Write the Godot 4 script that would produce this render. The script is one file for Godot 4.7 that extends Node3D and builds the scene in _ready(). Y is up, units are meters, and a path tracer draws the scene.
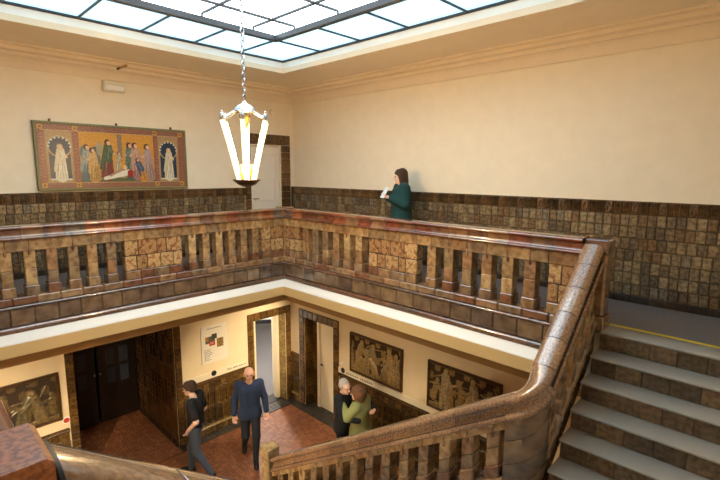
extends Node3D
# A tiled stairwell hall of a museum. Ground floor y = 0, gallery floor y = 3.55, the eye at y = 5.2 above the origin.
const EYE := 5.2
const G := 3.55
const XB := 6.5       # upper wall to the right
const ZA := -8.42     # upper wall at the back
const XC := -1.25
const ZD := 0.95
const XL := 6.02      # lower walls
const ZL := -7.98
const XLC := -0.6
var rng := RandomNumberGenerator.new()
var taken := {}
var M := {}
var T := {}
var cache := {}

func _ready():
	rng.seed = 11
	# ---------------------------------------------------------------- camera, sky, lights, exposure
	var cam := Camera3D.new()
	cam.name = "camera"
	cam.fov = 55.778
	cam.near = 0.05
	cam.position = Vector3(0, EYE, 0)
	cam.rotation_order = EULER_ORDER_YXZ
	cam.rotation_degrees = Vector3(-8.629, -45.955, 0.313)
	add_child(cam)
	cam.current = true
	var env := Environment.new()
	env.background_mode = Environment.BG_SKY
	var sky := Sky.new()
	var sm := ProceduralSkyMaterial.new()
	sm.sky_top_color = Color(0.90, 0.965, 1.0)
	sm.sky_horizon_color = Color(0.93, 0.975, 1.0)
	sm.ground_bottom_color = Color(0.1, 0.1, 0.1)
	sm.ground_horizon_color = Color(0.2, 0.2, 0.2)
	sm.sky_energy_multiplier = 1.0
	sky.sky_material = sm
	env.sky = sky
	env.background_energy_multiplier = 7.6
	env.tonemap_mode = Environment.TONE_MAPPER_LINEAR
	env.tonemap_exposure = 1.0
	env.sdfgi_enabled = true
	env.ssao_enabled = true
	env.ssil_enabled = true
	var we := WorldEnvironment.new()
	we.name = "world_environment"
	we.environment = env
	add_child(we)
	make_materials()
	structure()
	skylight()
	walls_tiles()
	doors()
	galleries()
	stairs()
	chandelier()
	pictures()
	small_things()
	people()

# ==================================================================== naming and tagging
func numbered(n: String) -> String:
	if not taken.has(n):
		taken[n] = 0
		return n
	taken[n] += 1
	return "%s_%03d" % [n, taken[n]]

func thing(called: String, label: String, category: String, at := Vector3.ZERO, yaw := 0.0, group := "") -> Node3D:
	var o := Node3D.new()
	o.name = numbered(called)
	add_child(o)
	o.position = at
	o.rotation.y = yaw
	o.set_meta("label", label)
	o.set_meta("category", category)
	if group:
		o.set_meta("group", group)
	return o

func setting(called: String, label: String, mesh: Mesh = null, m: Material = null) -> Node3D:
	var o: Node3D
	if mesh:
		var mi := MeshInstance3D.new()
		mi.mesh = mesh
		mi.material_override = m
		o = mi
	else:
		o = Node3D.new()
	o.name = numbered(called)
	o.set_meta("kind", "structure")
	o.set_meta("label", label)
	add_child(o)
	return o

func part(parent: Node, called: String, mesh: Mesh, m: Material, xf := Transform3D()) -> MeshInstance3D:
	var mi := MeshInstance3D.new()
	mi.name = called
	mi.mesh = mesh
	if m:
		mi.material_override = m
	mi.transform = xf
	parent.add_child(mi, true)
	return mi

func at(x: float, y: float, z: float) -> Transform3D:
	return Transform3D(Basis(), Vector3(x, y, z))

# ==================================================================== mesh helpers
func tool() -> SurfaceTool:
	var st := SurfaceTool.new()
	st.begin(Mesh.PRIMITIVE_TRIANGLES)
	return st

func tri(st: SurfaceTool, a: Vector3, b: Vector3, c: Vector3, na: Vector3, nb: Vector3, nc: Vector3):
	if (b - a).cross(c - a).dot(na + nb + nc) > 0.0:
		var t := b
		b = c
		c = t
		t = nb
		nb = nc
		nc = t
	st.set_normal(na)
	st.add_vertex(a)
	st.set_normal(nb)
	st.add_vertex(b)
	st.set_normal(nc)
	st.add_vertex(c)

func poly(st: SurfaceTool, pts: Array, c: Vector3):
	var n: Vector3 = (pts[1] - pts[0]).cross(pts[2] - pts[0]).normalized()
	var mid := Vector3.ZERO
	for p in pts:
		mid += p
	mid /= pts.size()
	if n.dot(mid - c) < 0:
		n = -n
	for i in range(1, pts.size() - 1):
		tri(st, pts[0], pts[i], pts[i + 1], n, n, n)

func add_box(st: SurfaceTool, lo: Vector3, hi: Vector3):
	var c := (lo + hi) / 2
	var h := (hi - lo) / 2
	for a in 3:
		for s in [-1.0, 1.0]:
			var pts := []
			for q in [[1, 1], [1, -1], [-1, -1], [-1, 1]]:
				var v := Vector3.ZERO
				v[a] = s * h[a]
				v[(a + 1) % 3] = q[0] * h[(a + 1) % 3]
				v[(a + 2) % 3] = q[1] * h[(a + 2) % 3]
				pts.append(c + v)
			poly(st, pts, c)

func boxes(list: Array) -> ArrayMesh:
	var st := tool()
	for b in list:
		add_box(st, b[0], b[1])
	return st.commit()

func bx(x0, x1, y0, y1, z0, z1) -> Array:
	return [Vector3(x0, y0, z0), Vector3(x1, y1, z1)]

func corner_vertex(h: Vector3, b: float, a: int, s: Vector3) -> Vector3:
	var v := Vector3.ZERO
	for i in 3:
		v[i] = s[i] * (h[i] - (0.0 if i == a else b))
	return v

# a block with chamfered edges, centred on its origin
func block(sx: float, sy: float, sz: float, b := 0.006) -> ArrayMesh:
	var key := "b%d_%d_%d_%d" % [roundi(sx * 1000), roundi(sy * 1000), roundi(sz * 1000), roundi(b * 10000)]
	if cache.has(key):
		return cache[key]
	var h := Vector3(sx, sy, sz) / 2
	var st := tool()
	for a in 3:
		var p := (a + 1) % 3
		var q := (a + 2) % 3
		for s in [-1.0, 1.0]:
			var pts := []
			for e in [[1, 1], [1, -1], [-1, -1], [-1, 1]]:
				var g := Vector3.ZERO
				g[a] = s
				g[p] = e[0]
				g[q] = e[1]
				pts.append(corner_vertex(h, b, a, g))
			poly(st, pts, Vector3.ZERO)
		for s1 in [-1.0, 1.0]:
			for s2 in [-1.0, 1.0]:
				var g1 := Vector3.ZERO
				g1[a] = s1
				g1[p] = s2
				g1[q] = 1
				var g2 := g1
				g2[q] = -1
				poly(st, [corner_vertex(h, b, a, g1), corner_vertex(h, b, a, g2), corner_vertex(h, b, p, g2), corner_vertex(h, b, p, g1)], Vector3.ZERO)
	for x in [-1.0, 1.0]:
		for y in [-1.0, 1.0]:
			for z in [-1.0, 1.0]:
				var s := Vector3(x, y, z)
				poly(st, [corner_vertex(h, b, 0, s), corner_vertex(h, b, 1, s), corner_vertex(h, b, 2, s)], Vector3.ZERO)
	cache[key] = st.commit()
	return cache[key]

# a wall tile: back at z = 0, bevelled front at z = d
func tile(w: float, h: float, d := 0.018, b := 0.006) -> ArrayMesh:
	var key := "t%d_%d_%d_%d" % [roundi(w * 1000), roundi(h * 1000), roundi(d * 1000), roundi(b * 10000)]
	if cache.has(key):
		return cache[key]
	var st := tool()
	var o := [Vector3(-w / 2, -h / 2, 0), Vector3(w / 2, -h / 2, 0), Vector3(w / 2, h / 2, 0), Vector3(-w / 2, h / 2, 0)]
	var m := []
	var f := []
	for p in o:
		m.append(p + Vector3(0, 0, d - b))
		f.append(Vector3(p.x - signf(p.x) * b, p.y - signf(p.y) * b, d))
	var c := Vector3(0, 0, 0)
	poly(st, f, c)
	for i in 4:
		var j := (i + 1) % 4
		poly(st, [o[i], o[j], m[j], m[i]], c)
		poly(st, [m[i], m[j], f[j], f[i]], c)
	cache[key] = st.commit()
	return cache[key]

# tile with a raised frame round a sunk middle
func frame_tile(w: float, h: float, rim: float, d := 0.03) -> ArrayMesh:
	var key := "f%d_%d_%d" % [roundi(w * 1000), roundi(h * 1000), roundi(rim * 1000)]
	if cache.has(key):
		return cache[key]
	var st := tool()
	st.append_from(tile(w, h, 0.01, 0.003), 0, Transform3D())
	var c := [[0, h / 2 - rim / 2, w, rim], [0, -h / 2 + rim / 2, w, rim], [-w / 2 + rim / 2, 0, rim, h - 2 * rim], [w / 2 - rim / 2, 0, rim, h - 2 * rim]]
	for r in c:
		st.append_from(tile(r[2], r[3], d, 0.007), 0, at(r[0], r[1], 0))
	st.append_from(tile(rim * 0.8, h - 4.2 * rim, d * 0.7, 0.006), 0, at(0, 0, 0))
	cache[key] = st.commit()
	return cache[key]

# profile: points (across, up), counter-clockwise; path: points in 3-D; ends are chamfered
func sweep(path: Array, profile: Array, chamfer := 0.005, st: SurfaceTool = null) -> ArrayMesh:
	var own := st == null
	if own:
		st = tool()
	var n := profile.size()
	var mid := Vector2.ZERO
	for p in profile:
		mid += p
	mid /= n
	var en := []
	for i in n:
		var d: Vector2 = (profile[(i + 1) % n] - profile[i]).normalized()
		en.append(Vector2(d.y, -d.x))
	var vn := []
	for i in n:
		var e0: Vector2 = en[(i + n - 1) % n]
		var e1: Vector2 = en[i]
		if e0.dot(e1) > 0.6:
			var a := (e0 + e1).normalized()
			vn.append([a, a])
		else:
			vn.append([e0, e1])
	var rings := []
	var k := path.size()
	for i in k:
		var t3: Vector3 = (path[mini(i + 1, k - 1)] - path[maxi(i - 1, 0)]).normalized()
		var th := Vector3(t3.x, 0, t3.z).normalized()
		var r := th.cross(Vector3.UP)
		rings.append([path[i], r, t3, 1.0])
	if chamfer > 0:
		var t0: Vector3 = rings[0][2]
		var t1: Vector3 = rings[k - 1][2]
		rings.push_front([path[0], rings[0][1], t0, 0.955])
		rings[1][0] = path[0] + t0 * chamfer
		rings.append([path[k - 1], rings[k][1], t1, 0.955])
		rings[k][0] = path[k - 1] - t1 * chamfer
	var pos := []
	var nrm := []
	for g in rings:
		var pp := []
		var nn := []
		for i in n:
			var q: Vector2 = mid + (profile[i] - mid) * g[3]
			pp.append(g[0] + g[1] * q.x + Vector3.UP * q.y)
			var two := []
			for w in vn[i]:
				var v: Vector3 = g[1] * w.x + Vector3.UP * w.y
				v = (v - g[2] * v.dot(g[2])).normalized()
				two.append(v)
			nn.append(two)
		pos.append(pp)
		nrm.append(nn)
	for a in pos.size() - 1:
		for i in n:
			var j := (i + 1) % n
			tri(st, pos[a][i], pos[a][j], pos[a + 1][j], nrm[a][i][1], nrm[a][j][0], nrm[a + 1][j][0])
			tri(st, pos[a][i], pos[a + 1][j], pos[a + 1][i], nrm[a][i][1], nrm[a + 1][j][0], nrm[a + 1][i][1])
	for e in [0, pos.size() - 1]:
		var c: Vector3 = Vector3.ZERO
		for p in pos[e]:
			c += p
		c /= n
		var out: Vector3 = rings[e][2] * (-1.0 if e == 0 else 1.0)
		for i in n:
			tri(st, c, pos[e][i], pos[e][(i + 1) % n], out, out, out)
	return st.commit() if own else null

func mirrored(half: Array) -> Array:   # half: right side from bottom to top
	var out := half.duplicate()
	for i in range(half.size() - 1, -1, -1):
		if absf(half[i].x) > 0.0005:
			out.append(Vector2(-half[i].x, half[i].y))
	return out

func tube(st: SurfaceTool, pts: Array, radii: Array, seg := 8):
	var rings := []
	var up := Vector3.UP
	var k := pts.size()
	for i in k:
		var t: Vector3 = (pts[mini(i + 1, k - 1)] - pts[maxi(i - 1, 0)]).normalized()
		if absf(t.dot(up)) > 0.95:
			up = Vector3.RIGHT if absf(t.dot(Vector3.RIGHT)) < 0.9 else Vector3.BACK
		var a := t.cross(up).normalized()
		var b := t.cross(a).normalized()
		up = -b
		var ring := []
		for s in seg:
			var d := a * cos(TAU * s / seg) + b * sin(TAU * s / seg)
			ring.append([pts[i] + d * radii[i], d])
		rings.append(ring)
	for i in k - 1:
		for s in seg:
			var q := (s + 1) % seg
			var A: Array = rings[i][s]
			var B: Array = rings[i][q]
			var C: Array = rings[i + 1][q]
			var D: Array = rings[i + 1][s]
			tri(st, A[0], B[0], C[0], A[1], B[1], C[1])
			tri(st, A[0], C[0], D[0], A[1], C[1], D[1])
	for e in [0, k - 1]:
		var o: Vector3 = ((pts[1] - pts[0]) * -1.0 if e == 0 else pts[k - 1] - pts[k - 2]).normalized()
		for s in seg:
			tri(st, pts[e], rings[e][s][0], rings[e][(s + 1) % seg][0], o, o, o)

func lathe(profile: Array, seg := 24) -> ArrayMesh:   # (radius, y) from bottom to top
	var st := tool()
	var n := profile.size()
	for i in n - 1:
		var d: Vector2 = (profile[i + 1] - profile[i]).normalized()
		var e := Vector2(d.y, -d.x)
		for s in seg:
			var a0 := TAU * s / seg
			var a1 := TAU * (s + 1) / seg
			var d0 := Vector3(cos(a0), 0, sin(a0))
			var d1 := Vector3(cos(a1), 0, sin(a1))
			var p: Vector2 = profile[i]
			var q: Vector2 = profile[i + 1]
			var n0 := d0 * e.x + Vector3.UP * e.y
			var n1 := d1 * e.x + Vector3.UP * e.y
			var up := Vector3.UP
			if p.x > 0.0001:
				tri(st, d0 * p.x + up * p.y, d1 * p.x + up * p.y, d1 * q.x + up * q.y, n0, n1, n1)
			if q.x > 0.0001:
				tri(st, d0 * p.x + up * p.y, d1 * q.x + up * q.y, d0 * q.x + up * q.y, n0, n1, n0)
	return st.commit()

# ==================================================================== materials
func noise_tex(freq: float, ramp: Array, kind := FastNoiseLite.TYPE_SIMPLEX_SMOOTH, oct := 4, size := 512, seed_ := 1) -> NoiseTexture2D:
	var n := FastNoiseLite.new()
	n.noise_type = kind
	n.frequency = freq
	n.fractal_octaves = oct
	n.seed = seed_
	var t := NoiseTexture2D.new()
	t.width = size
	t.height = size
	t.seamless = true
	t.noise = n
	if ramp.size():
		var g := Gradient.new()
		var offs := PackedFloat32Array()
		var cols := PackedColorArray()
		for r in ramp:
			offs.append(r[0])
			cols.append(r[1])
		g.offsets = offs
		g.colors = cols
		t.color_ramp = g
	return t

func grey(v: float) -> Color:
	return Color(v, v, v)

func mat(c: Color, rough := 0.6, tex: Texture2D = null, scale := 1.0, bump: Texture2D = null, bump_cm := 0.0) -> StandardMaterial3D:
	var m := StandardMaterial3D.new()
	m.albedo_color = c
	m.roughness = rough
	if tex or bump:
		m.uv1_triplanar = true
		m.uv1_world_triplanar = true
		m.uv1_scale = Vector3.ONE * scale
	if tex:
		m.albedo_texture = tex
	if bump:
		m.heightmap_enabled = true
		m.heightmap_texture = bump
		m.heightmap_scale = bump_cm
	return m

func rgb8(r: int, g: int, b: int) -> Color:
	return Color(r / 255.0, g / 255.0, b / 255.0)

func set_of(cols: Array, rough: float, tex: Texture2D, scale: float, bump: Texture2D = null, cm := 0.0) -> Array:
	var out := []
	for c in cols:
		out.append(mat(rgb8(c[0], c[1], c[2]), rough, tex, scale, bump, cm))
	return out

func make_materials():
	T.glaze = noise_tex(0.012, [[0.0, grey(0.58)], [0.35, grey(0.78)], [0.55, Color(0.93, 0.92, 0.9)], [0.75, grey(1.0)], [1.0, Color(1.0, 0.92, 0.78)]], FastNoiseLite.TYPE_SIMPLEX_SMOOTH, 5, 512, 3)
	T.marble = noise_tex(0.007, [[0.0, Color(0.66, 0.61, 0.57)], [0.5, Color(0.86, 0.83, 0.80)], [1.0, Color(1, 0.98, 0.95)]], FastNoiseLite.TYPE_SIMPLEX_SMOOTH, 4, 512, 5)
	T.fine = noise_tex(0.05, [[0.0, grey(0.82)], [0.5, grey(0.93)], [1.0, grey(1.0)]], FastNoiseLite.TYPE_SIMPLEX_SMOOTH, 4, 512, 7)
	T.paint = noise_tex(0.01, [[0.0, grey(0.975)], [1.0, grey(1.0)]], FastNoiseLite.TYPE_SIMPLEX_SMOOTH, 5, 512, 9)
	T.bump = noise_tex(0.02, [], FastNoiseLite.TYPE_SIMPLEX_SMOOTH, 4, 512, 13)
	T.speck = noise_tex(0.018, [[0.0, Color(0.60, 0.54, 0.50)], [0.4, Color(0.78, 0.73, 0.69)], [0.6, Color(0.92, 0.89, 0.86)], [1.0, Color(1, 0.98, 0.95)]], FastNoiseLite.TYPE_SIMPLEX_SMOOTH, 3, 1024, 17)
	M.wall = mat(rgb8(243, 228, 202), 0.9, T.paint, 0.7)
	M.lower_wall = mat(rgb8(240, 220, 182), 0.85, T.paint, 0.7)
	M.ceiling = mat(rgb8(240, 220, 192), 0.9, T.paint, 0.6)
	M.white = mat(rgb8(244, 240, 232), 0.6)
	M.door_white = mat(rgb8(236, 226, 212), 0.45)
	M.door_cream = mat(rgb8(240, 224, 190), 0.45)
	M.beam = mat(rgb8(220, 190, 132), 0.7)
	M.iron = mat(rgb8(52, 58, 66), 0.5)
	M.mortar = mat(rgb8(62, 46, 34), 0.9, T.fine, 2.0)
	M.tile = set_of([[134, 113, 86], [124, 103, 76], [114, 97, 75], [152, 130, 96], [108, 91, 71], [142, 120, 90], [126, 98, 69], [158, 135, 101], [132, 117, 96]], 0.24, T.glaze, 2.3, T.bump, 0.12)
	M.frieze = set_of([[112, 82, 50], [100, 74, 48], [124, 90, 54]], 0.25, T.glaze, 2.0, T.bump, 0.1)
	M.ornament = set_of([[130, 96, 60], [118, 86, 54]], 0.22, T.glaze, 2.0)
	M.base = set_of([[66, 52, 40], [58, 48, 40], [74, 58, 42]], 0.3, T.glaze, 2.0)
	M.cap = set_of([[132, 68, 44], [150, 86, 54], [122, 84, 62], [166, 98, 60], [118, 102, 90], [152, 114, 80], [118, 62, 44]], 0.2, T.marble, 1.6)
	M.gold = set_of([[196, 164, 118], [180, 150, 108], [166, 140, 104], [152, 130, 102], [206, 178, 132], [164, 128, 92], [158, 134, 100], [186, 152, 108]], 0.26, T.marble, 2.1, T.bump, 0.15)
	T.poly = noise_tex(0.011, [[0.0, Color(0.50, 0.34, 0.25)], [0.3, Color(0.62, 0.46, 0.33)], [0.46, Color(0.74, 0.61, 0.44)], [0.62, Color(0.83, 0.72, 0.53)], [0.8, Color(0.68, 0.54, 0.39)], [1.0, Color(0.90, 0.82, 0.65)]], FastNoiseLite.TYPE_SIMPLEX_SMOOTH, 4, 512, 23)
	M.panel = set_of([[245, 238, 228], [225, 218, 208], [208, 192, 180], [240, 238, 230]], 0.24, T.poly, 1.9, T.bump, 0.25)
	M.plinth = set_of([[168, 136, 102], [152, 122, 92], [136, 94, 70], [174, 146, 110], [146, 124, 100]], 0.24, T.marble, 1.9, T.bump, 0.1)
	M.course = set_of([[134, 114, 94], [122, 104, 88], [142, 120, 96], [110, 96, 86]], 0.22, T.marble, 1.4, T.bump, 0.2)
	M.moulding = set_of([[122, 94, 76], [106, 86, 72], [128, 92, 72]], 0.2, T.marble, 1.7)
	M.rail = set_of([[184, 150, 118], [174, 140, 110], [166, 134, 108]], 0.22, T.speck, 1.9)
	M.newel = mat(rgb8(192, 120, 70), 0.36, T.speck, 2.6)
	M.riser = set_of([[122, 102, 80], [110, 92, 72], [128, 104, 78], [102, 88, 72]], 0.3, T.glaze, 2.2, T.bump, 0.15)
	for key in ["cap", "moulding", "rail", "gold", "plinth", "course"]:
		for m in M[key]:
			m.clearcoat_enabled = true
			m.clearcoat = 1.0 if key in ["cap", "rail", "moulding"] else 0.6
			m.clearcoat_roughness = 0.06
			m.metallic_specular = 0.9 if key in ["cap", "rail", "moulding"] else 0.6
	M.newel.clearcoat_enabled = true
	M.newel.clearcoat = 0.25
	M.newel.clearcoat_roughness = 0.18
	M.tread = mat(rgb8(154, 150, 142), 0.26, T.paint, 1.3)
	M.lino = mat(rgb8(124, 118, 118), 0.45, T.fine, 0.8)
	M.lower_tile = set_of([[112, 84, 44], [98, 74, 40], [124, 94, 50], [88, 68, 40]], 0.22, T.glaze, 2.0, T.bump, 0.2)
	M.jamb = set_of([[108, 78, 40], [94, 68, 36], [122, 90, 46]], 0.22, T.glaze, 2.2, T.bump, 0.2)
	M.reveal = set_of([[168, 140, 76], [150, 124, 66]], 0.25, T.glaze, 2.0)
	M.red_brick = set_of([[176, 110, 70], [164, 100, 64], [184, 118, 76], [154, 94, 60]], 0.5, T.fine, 2.0)
	M.dark_brick = set_of([[70, 62, 54], [60, 54, 50], [80, 70, 58]], 0.5, T.fine, 2.0)
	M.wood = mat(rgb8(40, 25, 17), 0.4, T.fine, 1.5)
	M.steel = mat(rgb8(200, 200, 205), 0.2)
	M.steel.metallic = 1.0
	M.brass = mat(rgb8(176, 142, 80), 0.3)
	M.brass.metallic = 1.0
	M.bronze = mat(rgb8(92, 72, 50), 0.35)
	M.bronze.metallic = 0.8
	M.black = mat(rgb8(24, 24, 26), 0.6)
	M.glass = mat(Color(0.31, 0.375, 0.40, 0.985), 0.1)
	M.glass.backlight_enabled = true
	M.glass.backlight = Color(0.9, 0.97, 1.0)
	M.glass.transparency = BaseMaterial3D.TRANSPARENCY_ALPHA
	M.glass_clear = mat(Color(0.92, 0.98, 1.0, 0.16), 0.05)
	M.glass_clear.transparency = BaseMaterial3D.TRANSPARENCY_ALPHA
	M.glass_dark = mat(rgb8(66, 70, 80), 0.08)
	M.yellow = mat(rgb8(206, 184, 40), 0.6)

func any(list: Array) -> Material:
	return list[rng.randi() % list.size()]

# ==================================================================== shell
func structure():
	# ground floor slab with its brick paving
	var fl := setting("floor", "ground floor of small red bricks with a dark brick border", boxes([bx(-1.4, 7.0, -0.3, -0.012, -10.5, 1.2)]), M.mortar)
	paving(fl)
	# upper walls
	var d0 := 5.36
	var d1 := 6.14
	var dt := 5.73
	setting("wall_back", "cream upper wall at the back of the gallery", boxes([bx(XC - 0.2, d0, 2.95, 7.3, ZA - 0.2, ZA), bx(d1, XB + 0.2, 2.95, 7.3, ZA - 0.2, ZA), bx(d0, d1, dt, 7.3, ZA - 0.2, ZA), bx(d0, d1, 2.95, 7.3, ZA - 0.3, ZA - 0.12)]), M.wall)
	setting("wall_right", "long cream upper wall along the gallery", boxes([bx(XB, XB + 0.2, 2.95, 7.3, ZA - 0.2, ZD + 0.2)]), M.wall)
	setting("wall_left", "cream upper wall of the gallery beside the viewer", boxes([bx(XC - 0.2, XC, 2.95, 7.3, ZA - 0.2, ZD + 0.2)]), M.wall)
	setting("wall_front", "cream wall behind the stair landing", boxes([bx(XC - 0.2, XB + 0.2, -0.3, 7.3, ZD, ZD + 0.2)]), M.wall)
	# lower walls with the openings of the entrance and two doors
	var o0 := 1.74
	var o1 := 3.34
	setting("wall_back_lower", "cream lower wall with entrance and doorway", boxes([
		bx(XLC, o0, 0, 2.95, ZL - 0.3, ZL), bx(o1, 5.02, 0, 2.95, ZL - 0.3, ZL), bx(5.86, XL, 0, 2.95, ZL - 0.3, ZL), bx(5.02, 5.86, 2.06, 2.95, ZL - 0.3, ZL),
		bx(o0, o1, 2.72, 2.95, ZL - 0.3, ZL)]), M.lower_wall)
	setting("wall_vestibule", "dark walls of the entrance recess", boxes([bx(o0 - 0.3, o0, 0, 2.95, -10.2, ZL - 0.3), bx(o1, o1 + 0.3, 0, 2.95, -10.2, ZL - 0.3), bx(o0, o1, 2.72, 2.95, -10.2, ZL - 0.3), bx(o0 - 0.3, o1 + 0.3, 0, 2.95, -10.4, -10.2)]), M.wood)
	setting("wall_right_lower", "cream lower wall with white door and reliefs", boxes([
		bx(XL, XL + 0.3, 0, 2.95, ZL - 0.3, -7.5), bx(XL, XL + 0.3, 2.04, 2.95, -7.5, -6.55), bx(XL, XL + 0.3, 0, 2.95, -6.55, ZD), bx(XL + 0.26, XL + 0.4, 0, 2.95, -7.6, -6.4)]), M.lower_wall)
	setting("wall_left_lower", "cream lower wall under the near gallery", boxes([bx(XLC - 0.3, XLC, 0, 2.95, ZL - 0.3, ZD)]), M.lower_wall)
	# ceiling round the skylight
	var cx0 := 0.2
	var cx1 := 5.2
	var cz0 := -7.0
	var cz1 := -1.24
	var cl := []
	for r in [[6.95, 7.03, 0.0], [7.03, 7.3, 0.04]]:
		var e: float = r[2]
		cl += [bx(XC, cx0 - e, r[0], r[1], ZA, ZD), bx(cx1 + e, XB, r[0], r[1], ZA, ZD), bx(cx0 - e, cx1 + e, r[0], r[1], ZA, cz0 - e), bx(cx0 - e, cx1 + e, r[0], r[1], cz1 + e, ZD)]
	setting("ceiling", "tan plaster ceiling round the skylight", boxes(cl), M.ceiling)
	# white upstand between the ceiling and the skylight
	var rv := 0.04
	var up := boxes([bx(cx1 + 0.012, cx1 + rv, 7.032, 7.16, cz0 - rv, cz1 + rv), bx(cx0 - rv, cx0 - 0.012, 7.032, 7.16, cz0 - rv, cz1 + rv), bx(cx0 - rv, cx1 + rv, 7.032, 7.16, cz0 - rv, cz0 - 0.012), bx(cx0 - rv, cx1 + rv, 7.032, 7.16, cz1 + 0.012, cz1 + rv)])
	setting("trim_1", "white upstand under the skylight frame", up, M.white)
	# cornice between wall and ceiling, mitred at the corners
	var prof := [Vector2(0, -0.285), Vector2(0.03, -0.285), Vector2(0.03, -0.262), Vector2(0.042, -0.215), Vector2(0.07, -0.17), Vector2(0.11, -0.14), Vector2(0.155, -0.135), Vector2(0.155, -0.088), Vector2(0.26, -0.08), Vector2(0.26, -0.03), Vector2(0.335, -0.024), Vector2(0.335, 0.0), Vector2(0, 0.0)]
	var st := tool()
	var runs := [[Vector3(XC, 6.95, ZA), Vector3(XB, 6.95, ZA), Vector3(0, 0, 1)], [Vector3(XB, 6.95, ZA), Vector3(XB, 6.95, ZD), Vector3(-1, 0, 0)], [Vector3(XB, 6.95, ZD), Vector3(XC, 6.95, ZD), Vector3(0, 0, -1)], [Vector3(XC, 6.95, ZD), Vector3(XC, 6.95, ZA), Vector3(1, 0, 0)]]
	for r in runs:
		var dir: Vector3 = (r[1] - r[0]).normalized()
		for i in prof.size() - 1:
			var p: Vector2 = prof[i]
			var q: Vector2 = prof[i + 1]
			var d := (q - p).normalized()
			var nn: Vector3 = r[2] * d.y + Vector3.UP * -d.x
			var a: Vector3 = r[0] + r[2] * p.x + dir * p.x + Vector3.UP * p.y
			var b: Vector3 = r[1] + r[2] * p.x - dir * p.x + Vector3.UP * p.y
			var c: Vector3 = r[1] + r[2] * q.x - dir * q.x + Vector3.UP * q.y
			var e: Vector3 = r[0] + r[2] * q.x + dir * q.x + Vector3.UP * q.y
			tri(st, a, b, c, nn, nn, nn)
			tri(st, a, c, e, nn, nn, nn)
	setting("trim_2", "moulded plaster cornice under the ceiling", st.commit(), M.ceiling)

func paving(fl: Node3D):
	# basket-weave of red bricks inside, rows of dark bricks along the walls
	var reds := []
	for i in M.red_brick.size():
		reds.append(tool())
	var darks := []
	for i in M.dark_brick.size():
		darks.append(tool())
	var bm := tile(0.097, 0.047, 0.012, 0.004)
	var sq := tile(0.096, 0.096, 0.012, 0.004)
	var flat := Basis(Vector3.RIGHT, -PI / 2)
	var r := RandomNumberGenerator.new()
	r.seed = 5
	var fx0 := XLC + 0.2
	var fx1 := XL - 0.22
	var fz0 := ZL + 0.2
	var fz1 := ZD - 0.2
	# the hall field, and the same bricks in the entrance recess
	for area in [[fx0, fx1, fz0, fz1], [1.75, 3.33, -10.15, fz0]]:
		var nx := int((area[1] - area[0]) / 0.1)
		var nz := int((area[3] - area[2]) / 0.1 + 0.5)
		for i in nx:
			for j in nz:
				var c := Vector3(area[1] - (i + 0.5) * 0.1, -0.012, area[3] - (j + 0.5) * 0.1)
				var turn := (i + j) % 2 == 0
				var b := Basis(Vector3.UP, PI / 2 if turn else 0.0) * flat
				for s in [-1.0, 1.0]:
					var off := Vector3(s * 0.025, 0, 0) if turn else Vector3(0, 0, s * 0.025)
					reds[r.randi() % reds.size()].append_from(bm, 0, Transform3D(b, c + off))
	for j in int((ZD - ZL) / 0.1):
		for i in 2:
			darks[r.randi() % darks.size()].append_from(sq, 0, Transform3D(flat, Vector3(XL - 0.06 - i * 0.1, -0.012, ZL + 0.05 + j * 0.1)))
	for i in int((XL - 0.2 - XLC) / 0.1):
		for j in 2:
			var x := XL - 0.27 - i * 0.1
			if x > 1.75 and x < 3.33:
				continue
			darks[r.randi() % darks.size()].append_from(sq, 0, Transform3D(flat, Vector3(x, -0.012, ZL + 0.05 + j * 0.1)))
	for i in 8:
		for j in 4:
			darks[r.randi() % darks.size()].append_from(sq, 0, Transform3D(flat, Vector3(5.07 + i * 0.1, -0.012, ZL - 0.05 - j * 0.1)))
	for i in 3:
		for j in 9:
			darks[r.randi() % darks.size()].append_from(sq, 0, Transform3D(flat, Vector3(XL + 0.04 + i * 0.1, -0.012, -7.44 + j * 0.1)))
	var a: ArrayMesh
	for i in reds.size():
		reds[i].set_material(M.red_brick[i])
		a = reds[i].commit(a)
	part(fl, "red_bricks", a, null).set_meta("kind", "stuff")
	var d: ArrayMesh
	for i in darks.size():
		darks[i].set_material(M.dark_brick[i])
		d = darks[i].commit(d)
	part(fl, "border_bricks", d, null).set_meta("kind", "stuff")

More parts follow.
